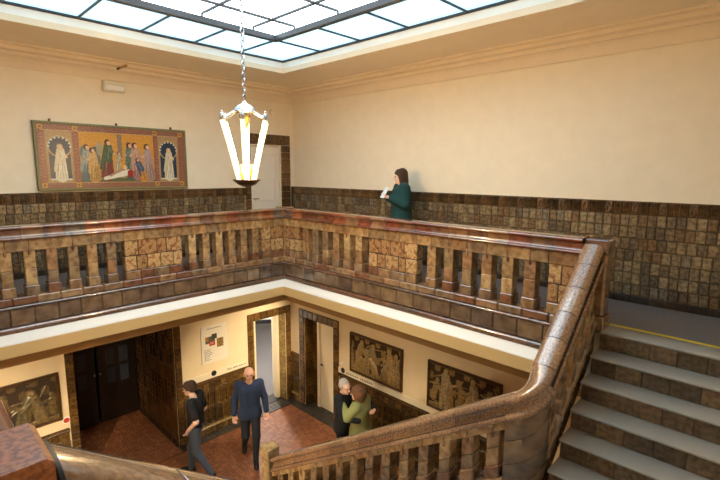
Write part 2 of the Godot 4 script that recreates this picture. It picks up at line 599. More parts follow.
# ==================================================================== skylight
func skylight():
	var s := setting("window_1", "glazed skylight with dark iron bars over the stairwell")
	var y := 7.17
	var hi := 7.275
	var ux := [1.15, 1.55, 2.34, 3.13, 3.92, 4.31]
	var uz := [-5.97, -5.51, -4.59, -3.67, -2.75, -2.29]
	var xs := [0.2, 1.15, 1.94, 2.73, 3.52, 4.31, 5.22]
	var zs := [-7.02, -5.97, -5.05, -4.13, -3.21, -2.29, -1.24]
	var b := 0.03
	for i in 6:
		for j in 6:
			if i > 0 and i < 5 and j > 0 and j < 5:
				continue
			var w: float = xs[i + 1] - xs[i] - 0.01
			var d: float = zs[j + 1] - zs[j] - 0.01
			part(s, "pane", block(w, 0.008, d, 0.001), M.glass, at((xs[i] + xs[i + 1]) / 2, y, (zs[j] + zs[j + 1]) / 2))
	# outer frame
	for e in [[0.2, 5.22, -7.02, -7.02], [0.2, 5.22, -1.24, -1.24], [0.2, 0.2, -7.02, -1.24], [5.22, 5.22, -7.02, -1.24]]:
		part(s, "outer_frame", block(e[1] - e[0] + 0.06, 0.07, e[3] - e[2] + 0.06, 0.006), M.iron, at((e[0] + e[1]) / 2, y, (e[2] + e[3]) / 2))
	# bars of the ring
	for i in range(1, 6):
		for z in [[-7.02, -5.97], [-2.29, -1.24]]:
			part(s, "glazing_bar", block(b * 0.8, 0.03, z[1] - z[0], 0.004), M.iron, at(xs[i], y - 0.012, (z[0] + z[1]) / 2))
	for j in range(1, 6):
		for x in [[0.2, 1.15], [4.31, 5.22]]:
			part(s, "glazing_bar", block(x[1] - x[0], 0.03, b * 0.8, 0.004), M.iron, at((x[0] + x[1]) / 2, y - 0.012, zs[j]))
	# heavy inner frame; the middle panes lie a little higher on short posts, their bars half a pane aside
	for e in [[1.15, 4.31, -5.97, -5.97], [1.15, 4.31, -2.29, -2.29], [1.15, 1.15, -5.97, -2.29], [4.31, 4.31, -5.97, -2.29]]:
		part(s, "inner_frame", block(e[1] - e[0] + 0.075, 0.085, e[3] - e[2] + 0.075, 0.008), M.iron, at((e[0] + e[1]) / 2, y + 0.005, (e[2] + e[3]) / 2))
	for i in 4:
		for z in [-5.97, -2.29]:
			part(s, "post", block(0.025, hi - y - 0.03, 0.025, 0.003), M.iron, at(ux[i + 1], (y + hi) / 2 + 0.01, z))
		part(s, "lantern_bar", block(b * 0.8, 0.03, 3.66, 0.004), M.iron, at(ux[i + 1], hi - 0.014, -4.13))
	for j in 4:
		for x in [1.15, 4.31]:
			part(s, "post", block(0.025, hi - y - 0.03, 0.025, 0.003), M.iron, at(x, (y + hi) / 2 + 0.01, uz[j + 1]))
		part(s, "lantern_bar", block(3.14, 0.03, b * 0.8, 0.004), M.iron, at(2.73, hi - 0.014, uz[j + 1]))
	for i in 5:
		for j in 5:
			part(s, "pane", block(ux[i + 1] - ux[i] - 0.01, 0.008, uz[j + 1] - uz[j] - 0.01, 0.001), M.glass_clear, at((ux[i] + ux[i + 1]) / 2, hi, (uz[j] + uz[j + 1]) / 2))

# ==================================================================== tiled wainscots
func ornament(w: float, h: float) -> ArrayMesh:   # frieze tile with an oval leaf boss
	if cache.has("ornament"):
		return cache["ornament"]
	var st := tool()
	st.append_from(tile(w, h, 0.012, 0.004), 0, Transform3D())
	var pts := []
	var rad := []
	for i in 13:
		var a := TAU * i / 12
		pts.append(Vector3(cos(a) * w * 0.30 + sin(a) * 0.012, sin(a) * h * 0.36, 0.02))
		rad.append(0.013)
	tube(st, pts, rad, 5)
	tube(st, [Vector3(-0.012, -h * 0.24, 0.016), Vector3(0.006, 0, 0.022), Vector3(0.012, h * 0.24, 0.016)], [0.006, 0.016, 0.006], 6)
	cache["ornament"] = st.commit()
	return cache["ornament"]

func fluted(w: float, h: float) -> ArrayMesh:
	if cache.has("fluted"):
		return cache["fluted"]
	var st := tool()
	st.append_from(tile(w, h, 0.012, 0.004), 0, Transform3D())
	for k in 4:
		st.append_from(tile(w * 0.12, h * 0.86, 0.034, 0.006), 0, at((k - 1.5) * w * 0.22, 0, 0))
	cache["fluted"] = st.commit()
	return cache["fluted"]

# rows of tiles on a wall piece. o: left bottom corner, u: direction along, n: normal
func wainscot(parent: Node3D, o: Vector3, u: Vector3, n: Vector3, length: float, gaps: Array, most: int, near: Callable):
	var w := 0.1
	var rows := 7
	var fh := 0.165
	var bh := 0.09
	var h := (1.295 - fh - bh) / rows
	var b := Basis(u, Vector3.UP, n)
	var cols := int(length / w)
	var spots := []
	var shift := []
	for j in rows:
		shift.append(rng.randf_range(-0.03, 0.03))
	for i in cols:
		var a := (i + 0.5) * w
		var skip := false
		for g in gaps:
			if a > g[0] and a < g[1]:
				skip = true
		if skip:
			continue
		for j in rows:
			spots.append([o + u * (a + shift[j]) + Vector3.UP * (bh + (j + 0.5) * h), 0])
		var fp := o + u * a + Vector3.UP * (1.295 - fh / 2)
		part(parent, "frieze_tile", ornament(w - 0.006, fh - 0.008) if i % 3 == 0 else fluted(w - 0.006, fh - 0.008), any(M.ornament) if i % 3 == 0 else any(M.frieze), Transform3D(b, fp))
		if i % 2 == 0:
			part(parent, "base_tile", tile(w * 2 - 0.006, bh - 0.006, 0.03, 0.01), any(M.base), Transform3D(b, o + u * (a + w / 2) + Vector3.UP * bh / 2))
	spots.sort_custom(func(p, q): return near.call(p[0]) < near.call(q[0]))
	var rest := []
	for m in M.tile:
		rest.append(tool())
	for k in spots.size():
		var v: int = rng.randi() % M.tile.size()
		var tw: float = w - [0.005, 0.009, 0.004][rng.randi() % 3]
		var msh := tile(tw, h - 0.006, [0.016, 0.022, 0.019][rng.randi() % 3], 0.007)
		var xf := Transform3D(b, spots[k][0])
		if k < most:
			part(parent, "tile", msh, M.tile[v], xf)
		else:
			rest[v].append_from(msh, 0, xf)
	if spots.size() > most:
		var a: ArrayMesh
		for v in rest.size():
			rest[v].set_material(M.tile[v])
			a = rest[v].commit(a)
		part(parent, "far_tiles", a, null).set_meta("kind", "stuff")
	# grout behind
	var st := tool()
	var last := 0.0
	for g in gaps + [[length, length]]:
		if g[0] > last:
			var p := o + u * last
			var q: Vector3 = o + u * g[0] + Vector3.UP * 1.295 + n * 0.006
			add_box(st, Vector3(minf(p.x, q.x), minf(p.y, q.y), minf(p.z, q.z)), Vector3(maxf(p.x, q.x), maxf(p.y, q.y), maxf(p.z, q.z)))
		last = g[1]
	part(parent, "grout", st.commit(), M.mortar)

func walls_tiles():
	var wb := get_node("wall_back")
	var wr := get_node("wall_right")
	var eye := Vector3(0, EYE, 0)
	wainscot(wb, Vector3(XC, G, ZA), Vector3.RIGHT, Vector3.BACK, XB - XC, [[5.22 - XC, 6.42 - XC]], 290, func(p): return absf(p.x - 3.4) + absf(p.y - 4.7) * 3.0)
	wainscot(wr, Vector3(XB, G, ZA), Vector3.BACK, Vector3.LEFT, ZD - ZA - 0.01, [], 296, func(p): return absf(p.z + 3.0) - (1.5 if p.y > 4.3 else 0.0))
	# the lower wainscot: upright framed tiles in two rows, a ledge and a base
	lower_wainscot(get_node("wall_back_lower"), Vector3(3.462, 0, ZL), Vector3.RIGHT, Vector3.BACK, 1.42)
	lower_wainscot(get_node("wall_back_lower"), Vector3(0.0, 0, ZL), Vector3.RIGHT, Vector3.BACK, 1.6)
	lower_wainscot(get_node("wall_right_lower"), Vector3(XL, 0, -6.38), Vector3.BACK, Vector3.LEFT, 5.4)
	lower_wainscot(get_node("wall_right_lower"), Vector3(XL, 0, -7.97), Vector3.BACK, Vector3.LEFT, 0.27)

func lower_wainscot(parent: Node3D, o: Vector3, u: Vector3, n: Vector3, length: float):
	var b := Basis(u, Vector3.UP, n)
	var w := 0.135
	var cols := maxi(1, roundi(length / w))
	w = length / cols
	for i in cols:
		var a := (i + 0.5) * w
		for r in [[0.20, 0.56], [0.565, 0.93]]:
			part(parent, "panel_tile", frame_tile(w - 0.006, r[1] - r[0] - 0.006, 0.026, 0.045), any(M.lower_tile), Transform3D(b, o + u * a + Vector3.UP * (r[0] + r[1]) / 2))
		part(parent, "base_tile", tile(w - 0.005, 0.14, 0.03, 0.012), any(M.lower_tile), Transform3D(b, o + u * a + Vector3.UP * 0.075))
		part(parent, "band_tile", tile(w - 0.005, 0.15, 0.022, 0.01), any(M.lower_tile), Transform3D(b, o + u * a + Vector3.UP * 1.01))
	var ledge := [Vector2(0, 0), Vector2(0.05, 0.0), Vector2(0.06, 0.02), Vector2(0.045, 0.042), Vector2(0, 0.05)]
	var path := [o + u * 0.002 + Vector3.UP * 0.148, o + u * (length - 0.002) + Vector3.UP * 0.148]
	if u.cross(Vector3.UP).dot(n) < 0:
		path.reverse()
	part(parent, "base_ledge", sweep(path, ledge, 0.0), M.reveal[1])
	path = [o + u * 0.002 + Vector3.UP * 1.085, o + u * (length - 0.002) + Vector3.UP * 1.085]
	if u.cross(Vector3.UP).dot(n) < 0:
		path.reverse()
	part(parent, "top_ledge", sweep(path, ledge, 0.0), M.jamb[1])

# ==================================================================== doors
# tiles along a door frame: from p to q, w wide across, facing n
func frame_run(parent: Node3D, p: Vector3, q: Vector3, n: Vector3, w: float, mats: Array, step := 0.15):
	var d := (q - p).normalized()
	var l := (q - p).length()
	var k := maxi(1, roundi(l / step))
	var side := d.cross(n)
	for i in k:
		var c := p + d * (i + 0.5) * l / k
		part(parent, "frame_tile", tile(w - 0.004, l / k - 0.005, 0.035, 0.01), any(mats), Transform3D(Basis(side, d, n), c))

func doors():
	# upper white door in the corner of the gallery
	var d := thing("door_1", "white panelled door in dark tiled frame at the gallery corner", "door", Vector3(5.75, G, ZA - 0.07))
	d.set_meta("kind", "structure")
	part(d, "leaf", block(0.76, 2.17, 0.05, 0.006), M.door_white, at(0, 1.09, 0))
	for r in [[0.42, 0.62], [1.50, 0.98]]:
		for e in [[0, r[1] / 2, 0.52, 0.03], [0, -r[1] / 2, 0.52, 0.03], [-0.26, 0, 0.03, r[1]], [0.26, 0, 0.03, r[1]]]:
			part(d, "panel_moulding", tile(e[2], e[3], 0.016, 0.006), M.door_white, at(e[0], r[0] + e[1], 0.024))
	var hs := tool()
	tube(hs, [Vector3(-0.31, 1.05, 0.025), Vector3(-0.31, 1.05, 0.07), Vector3(-0.2, 1.05, 0.07)], [0.012, 0.012, 0.011], 8)
	part(d, "handle", hs.commit(), M.steel)
	var n := Vector3.BACK
	var x0 := 5.36 - 5.75
	var x1 := 6.14 - 5.75
	frame_run(d, Vector3(x0 - 0.07, 0.02, 0.07), Vector3(x0 - 0.07, 2.2, 0.07), n, 0.13, M.frieze)
	frame_run(d, Vector3(x1 + 0.13, 0.02, 0.07), Vector3(x1 + 0.13, 2.2, 0.07), n, 0.24, M.frieze)
	frame_run(d, Vector3(x0 - 0.13, 2.315, 0.07), Vector3(x1 + 0.25, 2.315, 0.07), n, 0.22, M.frieze)
	# lower doorway standing open to a bright room
	var o := thing("door_2", "open white door in tiled doorway to a bright room", "door", Vector3(5.44, 0, ZL))
	o.set_meta("kind", "structure")
	frame_run(o, Vector3(4.95 - 5.44, 0.0, 0), Vector3(4.95 - 5.44, 2.06, 0), n, 0.13, M.jamb)
	frame_run(o, Vector3(5.93 - 5.44, 0.0, 0), Vector3(5.93 - 5.44, 2.06, 0), n, 0.13, M.jamb)
	frame_run(o, Vector3(4.885 - 5.44, 2.15, 0), Vector3(5.995 - 5.44, 2.15, 0), n, 0.17, M.jamb)
	frame_run(o, Vector3(0.42, 0.0, -0.15), Vector3(0.42, 2.05, -0.15), Vector3.LEFT, 0.29, M.reveal, 0.2)
	frame_run(o, Vector3(-0.42, 0.0, -0.15), Vector3(-0.42, 2.05, -0.15), Vector3.RIGHT, 0.29, M.reveal, 0.2)
	part(o, "door_frame", boxes([bx(-0.42, -0.345, 0, 2.05, -0.10, -0.02), bx(0.30, 0.38, 0, 2.05, -0.3, -0.2), bx(-0.38, 0.38, 1.98, 2.05, -0.3, -0.2)]), M.door_cream)
	part(o, "leaf", block(0.045, 1.96, 0.62, 0.005), M.door_cream, Transform3D(Basis(Vector3.UP, -0.56), Vector3(0.32 + 0.165, 0.99, -0.31 - 0.262)))
	part(o, "threshold", block(0.76, 0.012, 0.32, 0.003), M.black, at(0, 0.004, -0.28))
	side_room()
	# lower white door to the right
	var e := thing("door_3", "closed cream door in tiled frame beside the embracing couple", "door", Vector3(XL, 0, -7.02), -PI / 2)
	e.set_meta("kind", "structure")
	# local x = world z + 7.02, local z = -x
	part(e, "leaf", block(0.60, 1.99, 0.045, 0.005), M.door_cream, at(0.14, 1.0, -0.20))
	part(e, "door_frame", boxes([bx(-0.24, -0.16, 0, 2.03, -0.24, -0.15), bx(0.44, 0.47, 0, 2.03, -0.24, -0.15), bx(-0.24, 0.47, 1.99, 2.03, -0.24, -0.15)]), M.door_cream)
	frame_run(e, Vector3(-0.565, 0, 0), Vector3(-0.565, 2.04, 0), n, 0.16, M.jamb)
	frame_run(e, Vector3(0.545, 0, 0), Vector3(0.545, 2.04, 0), n, 0.15, M.jamb)
	frame_run(e, Vector3(-0.645, 2.13, 0), Vector3(0.62, 2.13, 0), n, 0.17, M.jamb)
	frame_run(e, Vector3(-0.48, 0, -0.12), Vector3(-0.48, 2.03, -0.12), Vector3.RIGHT, 0.24, M.jamb, 0.2)
	frame_run(e, Vector3(-0.36, 0, -0.24), Vector3(-0.36, 2.03, -0.24), n, 0.24, M.jamb, 0.2)
	var ks := tool()
	tube(ks, [Vector3(-0.10, 1.02, -0.18), Vector3(-0.10, 1.02, -0.13), Vector3(-0.02, 1.02, -0.13)], [0.012, 0.012, 0.01], 8)
	part(e, "handle", ks.commit(), M.black)
	# entrance doors at the end of the recess
	var w := thing("door_4", "dark wooden double entrance door with small panes in deep recess", "door", Vector3(2.54, 0, -9.9))
	w.set_meta("kind", "structure")
	for s in [-1.0, 1.0]:
		var leaf := part(w, "leaf", block(0.74, 2.5, 0.06, 0.006), M.wood, at(s * 0.39, 1.27, 0))
		for k in 4:
			for c in [-0.13, 0.13]:
				part(leaf, "pane", tile(0.17, 0.34, 0.012, 0.004), M.glass_dark, at(c, 0.98 - k * 0.42, 0.03))
	part(w, "door_frame", boxes([bx(-0.8, -0.77, 0, 2.72, -0.1, 0.06), bx(0.77, 0.8, 0, 2.72, -0.1, 0.06), bx(-0.8, 0.8, 2.54, 2.72, -0.1, 0.06)]), M.wood)
	for s in [-0.05, 0.05]:
		part(w, "knob", lathe([Vector2(0, -0.03), Vector2(0.025, -0.02), Vector2(0.03, 0), Vector2(0.02, 0.025), Vector2(0, 0.03)], 10), M.steel, at(s, 1.1, 0.07))
	# tiled jambs of the recess
	var v := get_node("wall_vestibule")
	frame_run(v, Vector3(1.68, 0, ZL), Vector3(1.68, 2.72, ZL), n, 0.12, M.jamb, 0.13)
	frame_run(v, Vector3(3.40, 0, ZL), Vector3(3.40, 2.72, ZL), n, 0.12, M.jamb, 0.13)
	for k in 12:
		frame_run(v, Vector3(3.34, 0.1, ZL - 0.08 - k * 0.155), Vector3(3.34, 2.7, ZL - 0.08 - k * 0.155), Vector3.LEFT, 0.15, M.jamb, 0.29)
		part(v, "base_tile", tile(0.15, 0.1, 0.05, 0.01), any(M.base), Transform3D(Basis(Vector3.BACK, Vector3.UP, Vector3.LEFT), Vector3(3.34, 0.05, ZL - 0.08 - k * 0.155)))

func side_room():
	var z1 := ZL - 0.3
	setting("wall_side_room", "white walls of the room beyond the open door", boxes([bx(4.2, 4.3, 0, 2.9, -15.0, z1), bx(10.4, 10.5, 0, 2.9, -15.0, z1 + 0.1), bx(4.2, 10.5, 0, 2.9, -15.1, -15.0), bx(4.2, 10.5, 2.8, 2.95, -15.0, z1), bx(XL + 0.3, 10.5, 0, 2.9, z1, z1 + 0.1)]), M.white)
	setting("floor_side_room", "grey floor of the room beyond the open door", boxes([bx(4.3, 10.4, -0.3, 0.002, -15.0, z1)]), mat(rgb8(112, 110, 114), 0.4, T.fine, 0.8))
	var b := thing("bench", "dark bench against the wall of the bright side room", "bench", Vector3(8.0, 0, -12.1), -0.6)
	part(b, "seat", block(1.3, 0.12, 0.5, 0.02), M.black, at(0, 0.42, 0))
	part(b, "backrest", block(1.3, 0.42, 0.08, 0.02), M.black, at(0, 0.72, -0.22))
	part(b, "pale_cushion", block(1.2, 0.06, 0.30, 0.02), M.white, at(0, 0.51, 0.08))
	for x in [-0.55, 0.55]:
		for z in [-0.18, 0.18]:
			part(b, "leg", block(0.05, 0.38, 0.05, 0.006), M.steel, at(x, 0.19, z))
	var l := thing("ceiling_lamp", "white ceiling lamp in the bright side room", "lamp", Vector3(6.3, 2.78, -9.7))
	lamp_parts(l, 11.0, Color(1.0, 0.97, 0.93))

func lamp_parts(l: Node3D, energy: float, col: Color):
	part(l, "base", lathe([Vector2(0, -0.03), Vector2(0.13, -0.03), Vector2(0.13, 0.02), Vector2(0, 0.02)], 20), M.white)
	var g := StandardMaterial3D.new()
	g.albedo_color = Color(0.95, 0.93, 0.88)
	g.emission_enabled = true
	g.emission = col
	g.emission_energy_multiplier = 3.0
	part(l, "glowing_bulb", lathe([Vector2(0, -0.13), Vector2(0.06, -0.12), Vector2(0.10, -0.085), Vector2(0.11, -0.04), Vector2(0.10, -0.03)], 20), g)
	var o := OmniLight3D.new()
	o.name = "lamp_light"
	o.light_color = col
	o.light_energy = energy
	o.light_size = 0.1
	o.omni_range = 14
	o.omni_attenuation = 2
	o.shadow_enabled = true
	o.position = Vector3(0, -0.08, 0)
	l.add_child(o)

# ==================================================================== galleries and balustrades
func mitred(st: SurfaceTool, prof: Array, p: Vector3, q: Vector3, n: Vector3):
	var dir := (q - p).normalized()
	for i in prof.size() - 1:
		var a: Vector2 = prof[i]
		var b: Vector2 = prof[i + 1]
		var d := (b - a).normalized()
		var nn := n * -d.y + Vector3.UP * d.x
		var v := [p + n * a.x + dir * a.x + Vector3.UP * a.y, q + n * a.x - dir * a.x + Vector3.UP * a.y, q + n * b.x - dir * b.x + Vector3.UP * b.y, p + n * b.x + dir * b.x + Vector3.UP * b.y]
		tri(st, v[0], v[1], v[2], nn, nn, nn)
		tri(st, v[0], v[2], v[3], nn, nn, nn)

func galleries():
	var hx0 := 0.14
	var hx1 := 5.06
	var hz0 := -6.88
	var hz1 := -1.30
	var gz := hz0 - 0.21
	var gx := hx1 + 0.21
	var gc := hx0 - 0.21
	setting("floor_gallery_back", "grey gallery floor along the back wall", boxes([bx(XC, XB, 3.45, G, ZA, gz)]), M.lino)
	setting("floor_gallery_right", "grey gallery floor along the long wall and stair head", boxes([bx(gx, XB, 3.45, G, gz, ZD)]), M.lino)
	setting("floor_gallery_left", "grey gallery floor on the viewer's side", boxes([bx(XC, gc, 3.45, G, gz, ZD)]), M.lino)
	setting("ceiling_lower_back", "underside of the back gallery over the ground floor", boxes([bx(XC, XB, 2.95, 3.45, ZA, gz)]), M.lower_wall)
	setting("ceiling_lower_right", "underside of the right gallery over the ground floor", boxes([bx(gx, XB, 2.95, 3.45, gz, ZD)]), M.lower_wall)
	setting("ceiling_lower_left", "underside of the near gallery over the ground floor", boxes([bx(XC, gc, 2.95, 3.45, gz, ZD)]), M.lower_wall)
	var runs := [[Vector3(hx0, 0, hz0), Vector3(hx1, 0, hz0), Vector3.BACK], [Vector3(hx1, 0, hz0), Vector3(hx1, 0, hz1), Vector3.LEFT], [Vector3(hx0, 0, hz1), Vector3(hx0, 0, hz0), Vector3.RIGHT]]
	var a := tool()
	var b := tool()
	for r in runs:
		mitred(a, [Vector2(0.0, 3.175), Vector2(0.02, 3.17), Vector2(0.11, 3.075), Vector2(0.115, 3.06)], r[0], r[1], r[2])
		mitred(b, [Vector2(0.115, 3.06), Vector2(0.115, 2.90), Vector2(-0.04, 2.90)], r[0], r[1], r[2])
	var band := tool()  # second fascia under the beam, in a darker tan
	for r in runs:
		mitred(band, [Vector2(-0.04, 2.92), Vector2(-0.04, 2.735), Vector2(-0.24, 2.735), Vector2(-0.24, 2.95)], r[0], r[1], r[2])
	setting("trim_5", "tan band set back under the pale beam", band.commit(), mat(rgb8(176, 140, 92), 0.8))
	setting("trim_3", "white sloping ledge below the gallery tiles", a.commit(), M.white)
	setting("trim_4", "pale yellow beam under the gallery edge", b.commit(), M.beam)
	# yellow line at the head of the stairs
	var y := thing("safety_line", "yellow line taped along the top stair edge", "tape", Vector3(5.36, G + 0.002, -0.21))
	part(y, "tape", block(0.05, 0.006, 2.3, 0.001), M.yellow)

	# back balustrade
	var back := []
	for c in [0.42, 0.66, 0.897, 1.145, 1.382, 1.622, 1.85, 2.092]:
		back.append(["bal", c - 0.14])
	back.append(["pier", 2.265 - 0.14, 3.11 - 0.14])
	for c in [3.285, 3.52, 3.755, 3.99, 4.225, 4.46]:
		back.append(["bal", c - 0.14])
	back.append(["pier", 4.60 - 0.14, 4.92])
	back.push_front(["pier", 0.0, 0.2])
	balustrade("gallery_balustrade", "glazed stone balustrade below the painted triptych", Vector3(0.14, G, -6.98), 0.0, 0.0, 4.92, back, 0.237, 0.135, {"courses": true, "depth": 0.2})
	var right := [["pier", 0.0, 0.42]]
	for c in [-6.28, -6.015, -5.75, -5.485, -5.22, -4.955]:
		right.append(["bal", c + 6.88])
	right.append(["pier", -4.73 + 6.88, -3.80 + 6.88])
	for c in [-3.555, -3.28, -3.0, -2.722, -2.445, -2.17]:
		right.append(["bal", c + 6.88])
	right.append(["pier", -1.955 + 6.88, -1.60 + 6.88])
	balustrade("gallery_balustrade", "glazed stone balustrade in front of the long tiled wall", Vector3(5.16, G, -6.88), -PI / 2, 0.0, 5.28, right, 0.275, 0.155, {"courses": true, "depth": 0.2})
	var left := [["pier", 0.0, 0.4]]
	for k in 6:
		left.append(["bal", 0.62 + k * 0.27])
	left.append(["pier", 2.15, 3.05])
	for k in 6:
		left.append(["bal", 3.28 + k * 0.27])
	left.append(["pier", 4.85, 5.42])
	balustrade("gallery_balustrade", "glazed stone balustrade running from the orange brown newel post", Vector3(0.04, G, -1.44), PI / 2, 0.0, 5.44, left, 0.275, 0.155, {"courses": true, "depth": 0.2})
	# corner pieces where the runs meet
	for c in [[5.16, "square corner post of the balustrade under the white gallery door"], [0.04, "square corner post of the balustrade beside the near gallery"]]:
		var p := thing("corner_post", c[1], "post", Vector3(c[0], G, -6.98))
		part(p, "shaft", block(0.2, 0.60, 0.2, 0.012), M.gold[5], at(0, 0.36, 0))
		part(p, "frieze", block(0.21, 0.12, 0.21, 0.01), M.gold[2], at(0, 0.715, 0))
		part(p, "cap", block(0.28, 0.21, 0.28, 0.03), M.cap[5], at(0, 0.88, 0))
		part(p, "base", block(0.22, 0.46, 0.22, 0.01), M.course[0], at(0, -0.16, 0))

var CAP := []
var RAIL := []

func make_profiles():
	if CAP.size():
		return
	var half := [Vector2(0.095, -0.185), Vector2(0.122, -0.183), Vector2(0.134, -0.172), Vector2(0.136, -0.158), Vector2(0.128, -0.146), Vector2(0.108, -0.140), Vector2(0.100, -0.120), Vector2(0.100, -0.065), Vector2(0.108, -0.052), Vector2(0.126, -0.048), Vector2(0.135, -0.036), Vector2(0.135, -0.022), Vector2(0.126, -0.010), Vector2(0.105, -0.003), Vector2(0.0, 0.004)]
	CAP = mirrored(half)
	var h2 := [Vector2(0.070, -0.245), Vector2(0.098, -0.244), Vector2(0.112, -0.234), Vector2(0.117, -0.217), Vector2(0.114, -0.199), Vector2(0.102, -0.186), Vector2(0.074, -0.180), Vector2(0.064, -0.165), Vector2(0.060, -0.130), Vector2(0.062, -0.100), Vector2(0.070, -0.086), Vector2(0.096, -0.080), Vector2(0.107, -0.066), Vector2(0.109, -0.048), Vector2(0.102, -0.030), Vector2(0.087, -0.016), Vector2(0.064, -0.006), Vector2(0.034, -0.001), Vector2(0.0, 0.0)]
	RAIL = mirrored(h2)

func shear(cx: float, cy: float, cz: float, slope: float) -> Transform3D:
	return Transform3D(Basis(Vector3(1, slope, 0), Vector3.UP, Vector3.BACK), Vector3(cx, cy + slope * cx, cz))

